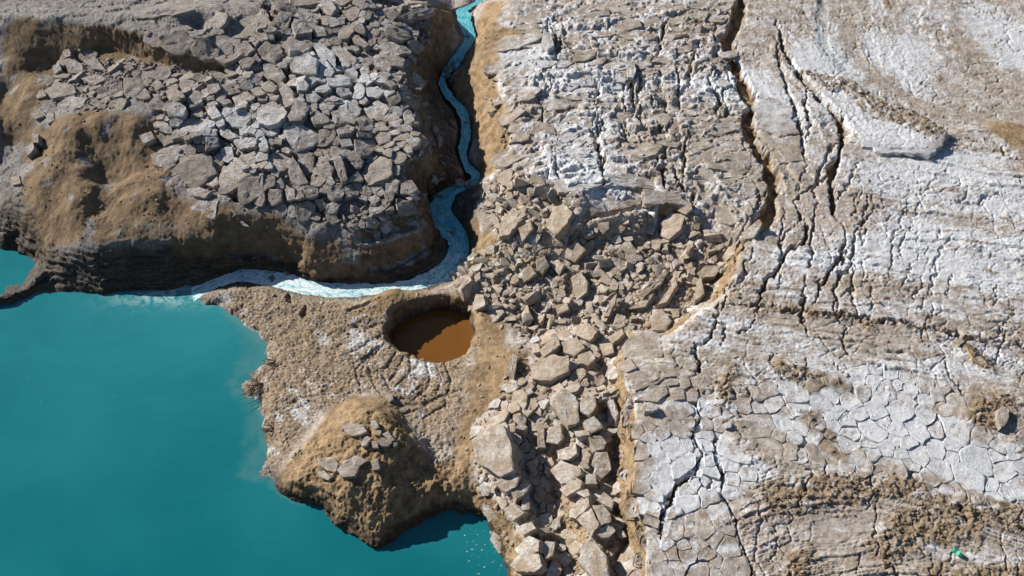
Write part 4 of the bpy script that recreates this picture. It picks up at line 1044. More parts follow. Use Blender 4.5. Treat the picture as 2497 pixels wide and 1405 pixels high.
def seeds(polyw, spacing, tries, avoid, seed, kfac=0.9):
    """scattered points with a varying gap, the largest first"""
    r = np.random.default_rng(seed)
    xs = [p[0] for p in polyw]; ys_ = [p[1] for p in polyw]
    X = r.uniform(min(xs), max(xs), tries); Y = r.uniform(min(ys_), max(ys_), tries)
    ok = inpoly(polyw, X, Y); X = X[ok]; Y = Y[ok]
    S = spacing(X, Y)
    out = [(a, b, rad, True) for a, b, rad in avoid]
    A = np.array([(o[0], o[1], o[2]) for o in out]) if out else np.zeros((0, 3))
    res = []
    for a, b, s in zip(X, Y, S):
        if len(A):
            d = np.hypot(A[:, 0] - a, A[:, 1] - b)
            if (d < A[:, 2] * kfac + s * 0.5).any(): continue
        A = np.vstack([A, [[a, b, s * 0.5]]]); res.append((a, b, s))
    return res, A

def densify(poly, step, amp, freq):
    """split long edges and bend them by one shared field, so that neighbours still fit together"""
    out = []
    for i in range(len(poly)):
        a = poly[i]; b = poly[(i + 1) % len(poly)]
        n = max(1, int(math.dist(a, b) / step))
        for k in range(n): out.append((a[0] + (b[0] - a[0]) * k / n, a[1] + (b[1] - a[1]) * k / n))
    A = np.array(out)
    wx = fbm(A[:, 0] * freq, A[:, 1] * freq, 3, 141, 0.6) * amp; wy = fbm(A[:, 0] * freq, A[:, 1] * freq, 3, 142, 0.6) * amp
    return [(float(p[0] + u), float(p[1] + v)) for p, u, v in zip(A, wx, wy)]

def cells(res, allpts, maxr=1.1):
    out = []
    for a, b, s in res:
        poly = [(a + math.cos(t) * s * maxr, b + math.sin(t) * s * maxr) for t in np.linspace(0, 2 * math.pi, 9)[:-1] + random.random()]
        d = np.hypot(allpts[:, 0] - a, allpts[:, 1] - b)
        for k in np.argsort(d)[1:18]:
            if d[k] > s * 2.4 + allpts[k, 2]: continue
            q = allpts[k]; w = (s * 0.5) / (s * 0.5 + q[2])
            dx, dy = q[0] - a, q[1] - b; L = math.hypot(dx, dy) + 1e-9
            poly = halfplane(poly, a + dx * w, b + dy * w, dx / L, dy / L)
            if len(poly) < 3: break
        if len(poly) >= 3:
            q = np.array(poly); cc = q.mean(0)
            out.append((float(cc[0]), float(cc[1]), s, densify(poly, 0.09, 0.16, 1.7)))
    return out

def cell_block(name, cell, inset, lift, thick, tilt, seed, parent, rough=0.04, bev=0.07, topamp=0.05, follow=0.8, salt=0.0, mesh_only=False, drape=None):
    a, b, s, poly = cell
    e = 0.3
    gx_ = float(samp(ZB, a + e, b) - samp(ZB, a - e, b)) / (2 * e); gy_ = float(samp(ZB, a, b + e) - samp(ZB, a, b - e)) / (2 * e)
    nv, xa, ya = frame_from_normal((-np.clip(gx_, -.8, .8) * follow + tilt[0], -np.clip(gy_, -.8, .8) * follow + tilt[1], 1))
    o = Vector((a, b, float(samp(ZB, a, b)) + lift))
    loc = []
    for q in poly:
        dx, dy = q[0] - a, q[1] - b; L = math.hypot(dx, dy)
        kk = max(0.3, (L - inset) / L); loc.append((dx * kk / max(0.5, xa.x), dy * kk / max(0.5, ya.y)))
    loc = ccw(loc)
    V, F, c, size = block_mesh(loc, int(min(24, max(10, s / 0.05))), thick, seed, rough, bev, topamp)
    rot = Matrix((xa, ya, nv)).transposed()
    W = V @ np.array(rot).T + np.array(o)
    m1_, m2_ = place_masks(W, salt=salt)
    low = V[:, 2] < -0.3 * thick
    m1_[:, 1] = np.clip(m1_[:, 1] + low * 0.4, 0, 1); m1_[low, 0] *= 0.2
    if mesh_only: return W, F, m1_, m2_
    me = mesh_np(name, V, F); attr(me, 'm1', m1_); attr(me, 'm2', m2_); smooth(me, 0.55)
    ob = link(name, me, M_ROCK, parent)
    ob.matrix_world = Matrix.Translation(o) @ rot.to_4x4()
    return ob

def join_stuff(name, parts, mat, parent=None, **kw):
    off = 0; Vs, Fs, A1, A2 = [], [], [], []
    for W, F, a, b in parts:
        Vs.append(W); Fs.append(F + off); A1.append(a); A2.append(b); off += len(W)
    me = mesh_np(name, np.vstack(Vs), np.vstack(Fs)); attr(me, 'm1', np.vstack(A1)); attr(me, 'm2', np.vstack(A2)); smooth(me, 0.55)
    return tag(link(name, me, mat, parent), kind='stuff', **kw)

blk_w = [hit(px, py)[:2] for px, py in BLOCKS_POLY]
c1 = hit(900, 470)[:2]; c2 = hit(700, 180)[:2]
def sp_blocks(X, Y):
    d = np.hypot(X - c1[0], (Y - c1[1])) / 4.2
    s = 0.36 + 0.5 * np.clip(d, 0, 1)
    return s * (0.5 + 1.1 * rng.random(len(X)) ** 2)
resA, _ = seeds(blk_w, lambda X, Y: 1.1 + 0.7 * rng.random(len(X)), 70, taken, 51, 0.8)
resB, _ = seeds(blk_w, lambda X, Y: sp_blocks(X, Y) * 1.15 + 0.2, 420, taken + [(a, b, q * 0.5) for a, b, q in resA], 52, 0.8)
resC, allp = seeds(blk_w, lambda X, Y: 0.22 + 0.3 * rng.random(len(X)), 9000, taken + [(a, b, q * 0.5) for a, b, q in resA + resB], 5, 0.8)
res = resA + resB + resC
cl = cells(res, allp, 0.95)
cl.sort(key=lambda c: -c[2])
extra = []
for i, c in enumerate(cl):
    bz, _ = carve(np.array([c[0]]), np.array([c[1]]), BFW, 81, 0.32)
    if bz[0] > 0.1: continue
    gr_ = math.hypot(float(samp(ZB, c[0] + 0.4, c[1]) - samp(ZB, c[0] - 0.4, c[1])), float(samp(ZB, c[0], c[1] + 0.4) - samp(ZB, c[0], c[1] - 0.4))) / 0.8
    if gr_ * c[2] > 0.55 or min(float(samp(ZB, *q)) for q in c[3]) < float(samp(ZB, c[0], c[1])) - 0.45: continue                    # no large slab hangs on the steep bank
    pa_ = np.array([c[0]]); pb_ = np.array([c[1]])
    rag = 0.12 + 0.45 * float(sstep(-0.1, 0.3, fbm(pa_ * 0.35, pb_ * 0.35, 2, 173))[0])          # some parts lie fitted, some are jumbled
    lf = 0.16 * float(fbm(pa_ * 0.7, pb_ * 0.7, 2, 171)[0]) + random.gauss(0.0, 0.06) * rag
    tl = (0.2 * float(fbm(pa_ * 0.5, pb_ * 0.5, 2, 172)[0]) + random.gauss(0, 0.11) * rag, 0.2 * float(fbm(pa_ * 0.5, pb_ * 0.5, 2, 174)[0]) + random.gauss(-0.02, 0.11) * rag)
    kw = dict(inset=random.choice((-0.01, 0.0, 0.006, 0.015)), rough=0.024, bev=0.03, topamp=0.08, lift=lf, thick=0.35 + 0.4 * c[2], tilt=tl, seed=900 + i)
    kw['salt'] = random.choice((0.05, 0.2, 0.35, 0.5))
    if nblk < 296: cell_block('crust_block', c, parent=ground, **kw); nblk += 1
    else: extra.append(cell_block('x', c, parent=None, mesh_only=True, **kw))
lb_w = [hit(px, py)[:2] for px, py in LEFTBLK_POLY]
res, allp = seeds(lb_w, lambda X, Y: 0.35 + 0.45 * rng.random(len(X)) ** 2, 1500, taken, 6, 0.9)
for i, c in enumerate(cells(res, allp)):
    extra.append(cell_block('x', c, 0.04, random.uniform(-0.08, 0.08), 0.4, (random.gauss(0, 0.2), random.gauss(-0.05, 0.2)), 1900 + i, None, rough=0.07, topamp=0.09, mesh_only=True))
join_stuff('crust_fragments', extra, M_ROCK, ground)

# --- mud plates of the cracked flat (pieces of the ground)
pl_ws = [[hit(px, py)[:2] for px, py in q] for q in PLATE_POLYS]
H_POLY = crop(1480, 700, 5.017, [
 [(205,690),(380,520),(520,520),(650,590),(690,840),(420,850),(215,870)],[(120,940),(280,868),(370,985),(240,1050),(130,1000)],[(320,885),(420,858),(560,872),(550,940),(385,990)],[(265,1075),(560,955),(700,1115),(620,1180),(350,1270),(300,1150)],
 [(595,930),(740,872),(880,1040),(880,1090),(705,1108)],[(890,1115),(1000,1110),(1030,1210),(940,1250),(900,1230)],[(970,1290),(1050,1230),(1120,1290),(1100,1405),(990,1405)],[(1070,1120),(1190,1015),(1310,1150),(1160,1300)],[(340,1385),(700,1185),(760,1290),(620,1405)],
 [(720,1180),(870,1150),(875,1195),(745,1210)],[(770,1290),(940,1255),(955,1370),(800,1390)]])
taken_p = []
def surface_plate(poly_px, thick, seed):
    ob = traced_block('mud_plate', poly_px, 0.02, thick, (random.uniform(-0.03, 0.03), random.uniform(-0.03, 0.03)), seed, ground, rough=0.02, bev=0.035, topamp=0.035, salt=0.05, follow=0.5)
    xs = [p[0] for p in poly_px]; s = float(mpp(*poly_px[0]))
    taken_p.append((ob.matrix_world.translation.x, ob.matrix_world.translation.y, 0.5 * s * math.sqrt((max(xs) - min(xs)) * (max(p[1] for p in poly_px) - min(p[1] for p in poly_px)))))
for i, p in enumerate(H_POLY): surface_plate(p, 0.9 if i < 5 else 0.5, 2500 + i)
fis_av = [(float(a + (b - a) * t), float(c + (d - c) * t), w * 0.9) for P2, w, dep in FISW if dep > 0.28 for (a, c), (b, d) in zip(P2[:-1], P2[1:]) for t in np.arange(0, 1, max(0.02, 0.12 / math.hypot(b - a, d - c)))]
npl = len(H_POLY); extra = []; cl = []
for q_, pw in enumerate(pl_ws):
    res, allp = seeds(pw, lambda X, Y: 0.32 + 0.6 * rng.random(len(X)) ** 1.5, 5000, taken_p + [f for f in fis_av if f[2] < 0.07], 8 + q_, 0.95)
    cl += cells(res, allp, 1.0)
cl.sort(key=lambda c: -c[2])

def plate(c, seed, mesh_only):
    a, b, s, poly = c
    loc = []; gap = random.choice((-0.004, 0.0, 0.004, 0.008, 0.014, 0.03))
    for q in poly:
        dx, dy = q[0] - a, q[1] - b; L = math.hypot(dx, dy); kk = max(0.4, (L - gap) / L); loc.append((dx * kk, dy * kk))
    V, F, cc, size = block_mesh(ccw(loc), int(min(30, max(12, s / 0.03))), 0.16, seed, 0.006, 0.010, 0.0, 0.0)
    W = V + np.array([a, b, 0.0])
    x_, y_ = W[:, 0], W[:, 1]
    z_, g_, sl_, f_, near_, pt_ = height(x_, y_)
    r_ = np.hypot(V[:, 0], V[:, 1]) / (s * 0.5)
    W[:, 2] += samp(ZB, a, b) + (z_ - samp(ZB, x_, y_) + f_ + g_['plates'] * 0.07) * (V[:, 2] > -0.1) + 0.004 * np.clip(r_, 0, 1.2) ** 3 + random.uniform(-0.02, 0.02) + (V[:, 0] * random.gauss(0, 0.03) + V[:, 1] * random.gauss(0, 0.03))
    W[:, 2] -= (f_ > 0.1) * 0.0
    m1_, m2_ = masks(x_, y_, z_, g_, sl_ * 0, f_ * 0, near_ * 0, pt_)
    m1_[:, 0] = np.clip(m1_[:, 0] + random.uniform(-0.3, 0.15), 0, 1); m1_[:, 3] = np.clip(m1_[:, 3] + max(0.0, random.gauss(0, 0.18)), 0, 1)
    if mesh_only: return W, F, m1_, m2_
    o = np.array([a, b, float(samp(ZB, a, b))])
    me = mesh_np('mud_plate', W - o, F); attr(me, 'm1', m1_); attr(me, 'm2', m2_); smooth(me, 0.6)
    return link('mud_plate', me, M_GROUND, ground, tuple(o))
for i, c in enumerate(cl):
    fz, _ = carve(np.array([c[0]]), np.array([c[1]]), FISW, 81, 0.32)
    if fz[0] > 0.15: continue
    if npl < 298: plate(c, 3000 + i, False); npl += 1
    else: extra.append(plate(c, 3000 + i, True))
if extra: join_stuff('mud_plate_fragments', extra, M_GROUND, ground)

# --- slabs of the plateau crust: the overhanging edge, the lifted shelf, and the broken plates of the rough plateau
SLABS = [([(1400,470),(1470,455),(1480,516),(1440,528),(1415,542),(1398,505)], 0.06, 0.6, (0, 0)),([(1476,455),(1560,460),(1566,498),(1520,508),(1484,515)], 0.06, 0.6, (0, 0)),([(1567,460),(1650,470),(1688,503),(1640,497),(1572,497)], 0.06, 0.5, (0, 0)),
 ([(1345,440),(1420,425),(1470,452),(1400,467),(1360,470)], 0.05, 0.4, (0, 0)),([(1475,425),(1560,425),(1640,465),(1560,457),(1478,452)], 0.05, 0.4, (0, 0)),
 ([(2075,345),(2062,300),(2085,262),(2140,262),(2225,293),(2296,325),(2312,342),(2285,362),(2262,378),(2205,370),(2150,374)], 0.20, 0.34, (-0.06, 0.0)),
 ([(1960,190),(2010,196),(2070,222),(2100,248),(2072,262),(2050,285),(2010,245),(1980,215)], 0.08, 0.25, (-0.02, 0.0)),
 ([(1840,250),(1880,235),(1930,260),(1945,320),(1900,335),(1850,310)], 0.08, 0.4, (0, 0)),([(1850,318),(1900,340),(1948,330),(1960,390),(1900,400),(1885,370)], 0.06, 0.4, (0, 0))]
for i, (poly, lf, th_, tl) in enumerate(SLABS):
    ob = traced_block('crust_slab', poly, lf, th_, tl, 7100 + i, ground, n=44, rough=0.06, bev=0.015, topamp=0.03, salt=0.1)
ro_w = [hit(px, py)[:2] for px, py in [(1235,140),(1320,20),(1790,10),(1765,100),(1780,200),(1830,330),(1870,440),(1850,540),(1700,490),(1640,460),(1470,425),(1340,430),(1260,400),(1255,300),(1225,180)]]
sl_av = []
for poly, lf, th_, tl in SLABS:
    q = np.array([hit(px, py)[:2] for px, py in poly]); sl_av.append((float(q[:, 0].mean()), float(q[:, 1].mean()), 0.45 * float(min(np.ptp(q[:, 0]), np.ptp(q[:, 1])))))
AN = 0.55                                                     # plates drawn out along the bedding
rs, allp = seeds([(a * AN, b) for a, b in ro_w], lambda X, Y: 0.38 + 0.75 * rng.random(len(X)) ** 1.8, 9000, [(a * AN, b, q * 0.8) for a, b, q in fis_av if q > 0.045] + [(a * AN, b, q) for a, b, q in sl_av], 61, 0.9)
cl = [(a / AN, b, q * 1.3, densify([(u / AN, v) for u, v in po], 0.12, 0.2, 1.3)) for a, b, q, po in cells(rs, allp, 0.85)]
cl.sort(key=lambda c: -c[2])
for i, c in enumerate(cl[:260]):
    fz, _ = carve(np.array([c[0]]), np.array([c[1]]), FISW, 81, 0.32)
    if fz[0] > 0.1: continue
    cell_block('crust_plate', c, random.uniform(0.0, 0.03), random.uniform(-0.08, 0.05), 0.22, (random.gauss(-0.03, 0.06), random.gauss(-0.04, 0.07)), 7200 + i, ground, rough=0.025, bev=0.04, topamp=0.08, follow=0.9, salt=random.uniform(0.05, 0.4))

UL_POLY = [(340,45),(420,5),(520,-10),(640,0),(612,60),(565,140),(470,122),(400,100)]
rs, allp = seeds([(a * 0.6, b) for a, b in [hit(px, py)[:2] for px, py in UL_POLY]], lambda X, Y: 0.4 + 0.7 * rng.random(len(X)) ** 1.6, 2500, [], 62, 0.9)
for i, (a, b, q, po) in enumerate(cells(rs, allp, 0.9)[:60]):
    cell_block('crust_plate', (a / 0.6, b, q * 1.3, densify([(u / 0.6, v) for u, v in po], 0.12, 0.2, 1.3)), random.choice((0.0, 0.005, 0.02)), random.gauss(0.01, 0.03), 0.35, (random.gauss(0, 0.04), random.gauss(-0.02, 0.05)), 7700 + i, ground, rough=0.02, bev=0.03, topamp=0.06, follow=0.95, salt=random.uniform(0.0, 0.3))

# --- large loose blocks, each surveyed, with its own label
def hero(name, poly, lift, thick, tilt, seed, label, cat, group=None, **kw):
    o = traced_block(name, poly, lift, thick, tilt, seed, None, **kw)
    return tag(o, label, cat, group)

BAND_G = 'slumped blocks between plateau edge and pond'
C_DATA = [
 ([(200,420),(350,300),(440,310),(500,480),(510,640),(420,690),(250,600)], 'broad flat grey slab, largest on the pond side of the slumped blocks'),
 ([(780,100),(880,40),(960,110),(980,230),(990,290),(900,330),(840,240),(770,160)], 'large long pale slab lying along the slump right of ochre slope'),
 ([(990,150),(1050,70),(1100,110),(1110,190),(1050,250),(990,220)], 'white-topped pointed block beside the large long pale slab'),
 ([(1180,80),(1230,130),(1265,230),(1250,330),(1185,320),(1190,200)], 'banded curved upright slab leaning beside the ochre trench'),
 ([(760,330),(850,310),(865,400),(830,455),(740,440)], 'squarish pale block just below the large long pale slab'),
 ([(1050,400),(1130,380),(1180,440),(1160,490),(1100,500)], 'cube-like banded block in the dark hollow of the slump'),
 ([(1130,370),(1200,360),(1220,420),(1170,440)], 'small brown block touching the cube-like banded block'),
 ([(1100,510),(1190,510),(1210,590),(1130,635),(1075,590)], 'pale five-sided block below the dark hollow of the slump'),
 ([(770,640),(850,570),(990,620),(1000,670),(900,740),(850,745)], 'wide cracked slab at the head of the middle slumped row'),
 ([(840,780),(960,685),(1005,720),(990,770),(890,830)], 'oblong slab tilted across the middle slumped row'),
 ([(910,930),(1050,830),(1060,900),(960,990),(910,980)], 'long ridged slab stepping down left of the pale paired blocks'),
 ([(960,995),(1070,908),(1130,1040),(1070,1120)], 'square pale slab with pitted top in the middle slumped row'),
 ([(1080,890),(1150,888),(1215,960),(1210,1010),(1138,1040)], 'rounded grooved block right of the square pitted slab'),
 ([(1110,855),(1160,795),(1240,860),(1220,920),(1155,882)], 'white capped block at the trench side of the slumped row'),
 ([(1080,1095),(1200,1022),(1250,1075),(1200,1130),(1150,1130)], 'rounded oblong block below the grooved block'),
 ([(970,1290),(1010,1180),(1090,1150),(1180,1260),(1200,1405),(1080,1420)], 'biggest slumped block, at the bottom edge beside the trench'),
 ([(510,1210),(620,1110),(695,1150),(690,1228),(620,1258),(540,1248)], 'pale ridged block above the pond inlet at the bottom'),
 ([(480,1330),(540,1254),(690,1240),(720,1330),(660,1380),(520,1370)], 'creamy split block nearest the bottom right corner of the pond'),
 ([(370,730),(480,660),(560,680),(530,760),(450,800)], 'bright cream block just below the broad flat grey slab'),
 ([(490,800),(590,710),(640,740),(580,830),(530,850)], 'cracked cream wedge right of the bright cream block'),
 ([(430,920),(510,880),(590,950),(500,1010)], 'grey layered slab halfway down the pond side of the slump'),
 ([(530,1050),(640,1010),(670,1060),(580,1110)], 'flat oval slab above the pale ridged block'),
 ([(680,1070),(770,1050),(780,1090),(700,1120)], 'small tabular block in the ochre gully of the slump'),
 ([(710,1200),(740,1150),(810,1160),(790,1260),(740,1280)], 'upright pale block in the gully near the bottom edge'),
 ([(740,1405),(790,1280),(860,1350),(830,1410)], 'banded pointed block cut by the bottom edge of the view'),
 ([(680,340),(730,340),(740,480),(680,480)], 'narrow upright striped block right of the broad flat grey slab'),
 ([(1020,280),(1090,250),(1160,330),(1070,380)], 'pale wedge below the white-topped pointed block'),
 ([(945,360),(1050,350),(1065,390),(960,400)], 'flat striped plank of rock lying in the dark hollow'),
 ([(520,340),(560,280),(610,330),(590,355)], 'small dark triangular block above the broad flat grey slab'),
 ([(600,595),(680,550),(690,590),(640,650)], 'cream chunk against the right corner of the broad flat grey slab'),
 ([(570,840),(620,780),(630,920),(575,930)], 'tall narrow cracked block below the cracked cream wedge'),
 ([(1030,672),(1100,662),(1112,740),(1030,740)], 'blue-grey square block between the middle slumped row and pale block'),
 ([(960,802),(1045,772),(1060,820),(1020,838)], 'small white slab at the top of the square pitted slab'),
 ([(1110,595),(1200,565),(1215,640),(1150,700),(1095,655)], 'tilted pale block directly below the five-sided block'),
 ([(1240,1080),(1300,1075),(1320,1120),(1270,1130)], 'small round stone on the trench floor near the bottom'),
 ([(820,500),(960,450),(970,520),(900,570),(830,560)], 'dark layered slab at the edge of the dark hollow'),
]
for i, ((poly, lab), pl) in enumerate(zip(C_DATA, crop(1080, 930, 2.957, [c[0] for c in C_DATA]))):
    big = max(p[0] for p in pl) - min(p[0] for p in pl)
    hero('rock_block', pl, random.uniform(0.16, 0.30) + big * 0.001, random.uniform(0.5, 0.75) + big * 0.004, (random.uniform(-0.18, -0.02), random.uniform(-0.12, 0.04)), 4000 + i, lab, 'rock', BAND_G, salt=0.4, rough=0.03, bev=0.06, topamp=0.07)

RUB_G = 'angular blocks on the rubble slope'
B_DATA = [
 ([(410,450),(490,380),(570,450),(480,540),(415,510)], 'clean squared pale block standing out on the rubble slope'),
 ([(300,540),(360,515),(410,560),(370,630)], 'smaller cubic block left of the clean squared pale block'),
 ([(95,590),(160,560),(205,620),(110,690)], 'pale chunk at the head of the dark gully in the rubble'),
 ([(200,520),(260,490),(300,560),(250,620),(210,590)], 'bluish grey block above the pale chunk in the rubble'),
 ([(450,650),(530,605),(580,680),(570,760),(500,820),(470,740)], 'tall cracked block in the middle of the rubble slope'),
 ([(335,850),(430,830),(440,880),(360,920)], 'brown box-shaped block low on the rubble slope'),
 ([(-70,260),(20,170),(120,140),(130,190),(0,340),(-60,350)], 'long leaning slab at the top left of the rubble slope'),
 ([(70,290),(160,230),(180,290),(100,390)], 'dark sided block tucked under the long leaning slab'),
 ([(270,270),(330,130),(400,110),(470,170),(430,250),(340,350)], 'cracked plate slumped below the plateau edge'),
 ([(1100,240),(1190,170),(1290,190),(1260,290),(1170,370),(1110,340)], 'large cream slab below the plateau edge slab'),
 ([(1230,160),(1330,100),(1340,150),(1290,190)], 'flat grey slab bridging plateau edge and large cream slab'),
 ([(950,760),(1100,630),(1180,590),(1120,690),(990,790)], 'long bright shard slanting across the shard pile'),
 ([(1080,850),(1150,760),(1220,640),(1230,700),(1150,830)], 'long grey shard on the right of the shard pile'),
 ([(870,880),(970,810),(1060,760),(1000,860)], 'flat shard at the lower end of the shard pile'),
 ([(700,930),(740,820),(790,760),(780,830),(730,930)], 'narrow cream shard at the left end of the shard pile'),
 ([(760,1000),(790,910),(855,930),(850,1000),(800,1020)], 'dark grey upright block below the shard pile'),
 ([(720,1080),(830,1020),(845,1060),(760,1130)], 'dark striped block lying above the ochre trench head'),
 ([(1030,930),(1120,870),(1190,960),(1150,1040),(1050,1030)], 'large pale knobbly block next to the plateau corner'),
 ([(500,990),(590,980),(650,1050),(590,1110),(490,1070)], 'grey block at the upper end of the slumped blocks'),
 ([(230,1170),(350,1060),(380,1140),(260,1230)], 'cream oblong block right of the sinkhole'),
 ([(160,1140),(220,1130),(230,1190),(180,1200)], 'small cream cube on the ochre slope right of the sinkhole'),
 ([(500,1210),(600,1180),(635,1240),(580,1290),(520,1270)], 'blocky grey rock beside the ochre trench head'),
 ([(1560,500),(1600,430),(1660,400),(1650,470),(1590,530)], 'brown block fallen against the plateau scarp'),
 ([(1700,320),(1830,220),(1850,250),(1790,360),(1720,370)], 'pointed slab hanging at the foot of the long fissure'),
 ([(1355,820),(1370,690),(1400,620),(1430,760),(1390,800)], 'tall thin slab leaning near the ochre scarp foot'),
 ([(-10,1330),(30,1200),(70,1220),(40,1380)], 'upright striped block on the ochre slope below the sinkhole'),
 ([(655,250),(730,240),(735,290),(690,330),(655,290)], 'small block just below the plateau edge overhang'),
 ([(1500,640),(1560,560),(1440,560),(1370,620),(1420,650)], 'broad broken plate on the right of the rubble slope'),
 ([(660,1130),(760,1120),(770,1200),(690,1220)], 'small striped cube left of the plateau corner plates'),
 ([(380,1120),(500,1080),(560,1160),(480,1220),(400,1190)], 'blue-shaded block between cream oblong block and grey rock'),
 ([(150,1280),(330,1210),(450,1230),(440,1330),(300,1405),(170,1390)], 'wide cracked grey slab at the top of the slumped blocks'),
]
for i, ((poly, lab), pl) in enumerate(zip(B_DATA, crop(1240, 460, 2.989, [c[0] for c in B_DATA]))):
    shard = 'shard' in lab
    hero('rock_shard' if shard else 'rock_block', pl, random.uniform(0.12, 0.25), 0.22 if shard else random.uniform(0.4, 0.65), (random.uniform(-0.25, 0.1), random.uniform(-0.3, 0.05)), 5000 + i, lab, 'rock', RUB_G, salt=0.12, rough=0.03, bev=0.055, topamp=0.06, tan=0.12)
MOUND_G = 'rocks on the stony mound'
E_DATA = [
 ([(920,320),(980,300),(1080,310),(1115,360),(1060,390),(970,390)], 'flat grey slab on top of the stony mound'),
 ([(890,640),(940,580),(1030,530),(1120,570),(1060,610),(1020,690),(930,695)], 'biggest pitted slab on the stony mound'),
 ([(750,560),(860,540),(900,590),(880,660),(820,640),(760,600)], 'pinkish grey slab left of the biggest pitted slab'),
 ([(750,650),(800,640),(850,690),(830,715),(760,690)], 'small slab under the pinkish grey slab'),
 ([(1130,570),(1190,555),(1200,630),(1150,640)], 'tan block right of the biggest pitted slab'),
 ([(1060,440),(1110,390),(1140,410),(1110,460),(1070,470)], 'cream stone at the left of the mound top pile'),
 ([(1180,420),(1220,400),(1290,440),(1260,470),(1210,465)], 'dark grey flat stone in the mound top pile'),
 ([(1220,380),(1260,360),(1310,420),(1280,440)], 'bluish oblong stone at the right of the mound top pile'),
 ([(1130,290),(1170,280),(1200,330),(1160,350)], 'tan stone at the back of the mound top pile'),
 ([(1140,430),(1190,430),(1190,480),(1150,480)], 'small cream stone at the front of the mound top pile'),
 ([(1300,440),(1330,425),(1330,465),(1300,470)], 'tiny grey stone at the right edge of the mound top pile'),
 ([(1235,100),(1290,85),(1300,130),(1270,150)], 'lone blue-grey boulder on the beach above the stony mound'),
 ([(1160,350),(1210,355),(1205,390),(1165,385)], 'dark stone in the middle of the mound top pile'),
]
for i, ((poly, lab), pl) in enumerate(zip(E_DATA, crop(520, 930, 2.957, [c[0] for c in E_DATA]))):
    hero('boulder' if 'lone' in lab else 'flat_rock', pl, 0.14 if 'slab' in lab else 0.2, 0.42, (random.uniform(-0.12, 0.1), random.uniform(-0.15, 0.05)), 6000 + i, lab, 'rock', None if 'lone' in lab else MOUND_G, salt=0.1 if 'lone' not in lab else 0.0, rough=0.04, bev=0.07, topamp=0.07)

# --- loose angular rocks, from a few broken shapes that share their meshes
def chunk_mesh(name, seed, flatness):
    r = random.Random(seed)
    bm = bmesh.new()
    for _ in range(15):
        v = Vector((r.uniform(-1, 1), r.uniform(-0.75, 0.75), r.uniform(-1, 1) * flatness))
        s = max(abs(v.x), abs(v.y) / 0.75, abs(v.z) / flatness)
        bm.verts.new(v / s * r.uniform(0.75, 1.0) * 0.5)
    ch = bmesh.ops.convex_hull(bm, input=bm.verts)
    bmesh.ops.delete(bm, geom=[e for e in ch['geom_interior'] if isinstance(e, bmesh.types.BMVert)], context='VERTS')
    bmesh.ops.triangulate(bm, faces=bm.faces)
    bmesh.ops.subdivide_edges(bm, edges=bm.edges, cuts=2, use_grid_fill=True)
    for v in bm.verts:
        nz = mnoise.fractal(v.co * 4.0 + Vector((seed, 0, 0)), 0.8, 2.0, 3)
        v.co += v.co.normalized() * nz * 0.035
    bmesh.ops.recalc_face_normals(bm, faces=bm.faces)
    me = bpy.data.meshes.new(name); bm.to_mesh(me); bm.free()
    n = len(me.vertices)
    a = np.zeros((n, 4)); a[:, 0] = 0.15 + 0.1 * (seed % 3); a[:, 1] = 0.15 * (seed % 2); b = np.zeros((n, 4)); b[:, 2] = 0.5 + 0.5 * (seed % 2); attr(me, 'm1', a); attr(me, 'm2', b)
    smooth(me, 0.5); me.materials.append(M_ROCK)
    return me
CHUNK = [chunk_mesh('rubble_rock', 40 + k, f) for k, f in enumerate((0.35, 0.45, 0.6, 0.7, 0.28, 0.5, 0.8, 0.4))]
CHUNK_G = []
for k, m in enumerate(CHUNK):
    c = m.copy(); n = len(c.vertices)
    b = np.zeros((n, 4)); b[:, 0] = 0.85
    c.attributes['m2'].data.foreach_set('color', b.astype(np.float32).ravel()); CHUNK_G.append(c)

def drop(me, a, b, s, r, stand=0.3):
    z_ = float(samp(ZB, a, b)) - 0.1
    M = Matrix.Translation((a, b, z_ + s * 0.16)) @ Matrix.Rotation(r.uniform(0, 6.28), 4, 'Z') @ Matrix.Rotation(r.gauss(0, stand), 4, 'X') @ Matrix.Rotation(r.gauss(0, stand), 4, 'Y') @ Matrix.Diagonal((s * r.uniform(0.9, 1.25), s * r.uniform(0.8, 1.1), s * r.uniform(0.8, 1.2), 1))
    o = bpy.data.objects.new('rubble_rock', me); COL.objects.link(o); o.matrix_world = M
    return o

r = random.Random(3)
def scatter(polys, spacing, tries, seed, label, group, limit, meshes, avoid=()):
    cnt = 0
    pw = [hit(px, py)[:2] for px, py in polys]
    rs, _ = seeds(pw, spacing, tries, list(avoid), seed, 0.8)
    rs.sort(key=lambda q: -q[2])
    for a, b, s in rs[:limit]:
        o = drop(meshes[r.randrange(len(meshes))], a, b, s * 1.15, r)
        LOOSE.append((o, label, group)); cnt += 1
    return rs[limit:]
hero_xy = [(o.matrix_world.translation.x, o.matrix_world.translation.y, 0.5 * max(o.dimensions.x, o.dimensions.y)) for o in COL.objects if o.name.startswith(('rock_', 'boulder', 'flat_rock'))]
LOOSE = []
BAND_G2 = 'smaller broken blocks among the slumped blocks'
left1 = scatter(RUB_POLY, lambda X, Y: 0.20 + 0.62 * rng.random(len(X)) ** 2.4, 9000, 21, 'angular pale rubble rock on the slope between plateau edge, stream and sinkhole', 'loose rubble rocks above the sinkhole', 120, CHUNK, hero_xy)
rb_w = [hit(px, py)[:2] for px, py in RUB_POLY]
big_av = [(o.matrix_world.translation.x, o.matrix_world.translation.y, 0.4 * max(o.dimensions.x, o.dimensions.y)) for o, k_, g_ in LOOSE[:60]]
rs, allp = seeds(rb_w, lambda X, Y: 0.20 + 0.62 * rng.random(len(X)) ** 1.7, 9000, hero_xy + big_av, 72, 0.75)
cl = cells(rs, allp, 0.85); cl.sort(key=lambda c: -c[2])
extra = []
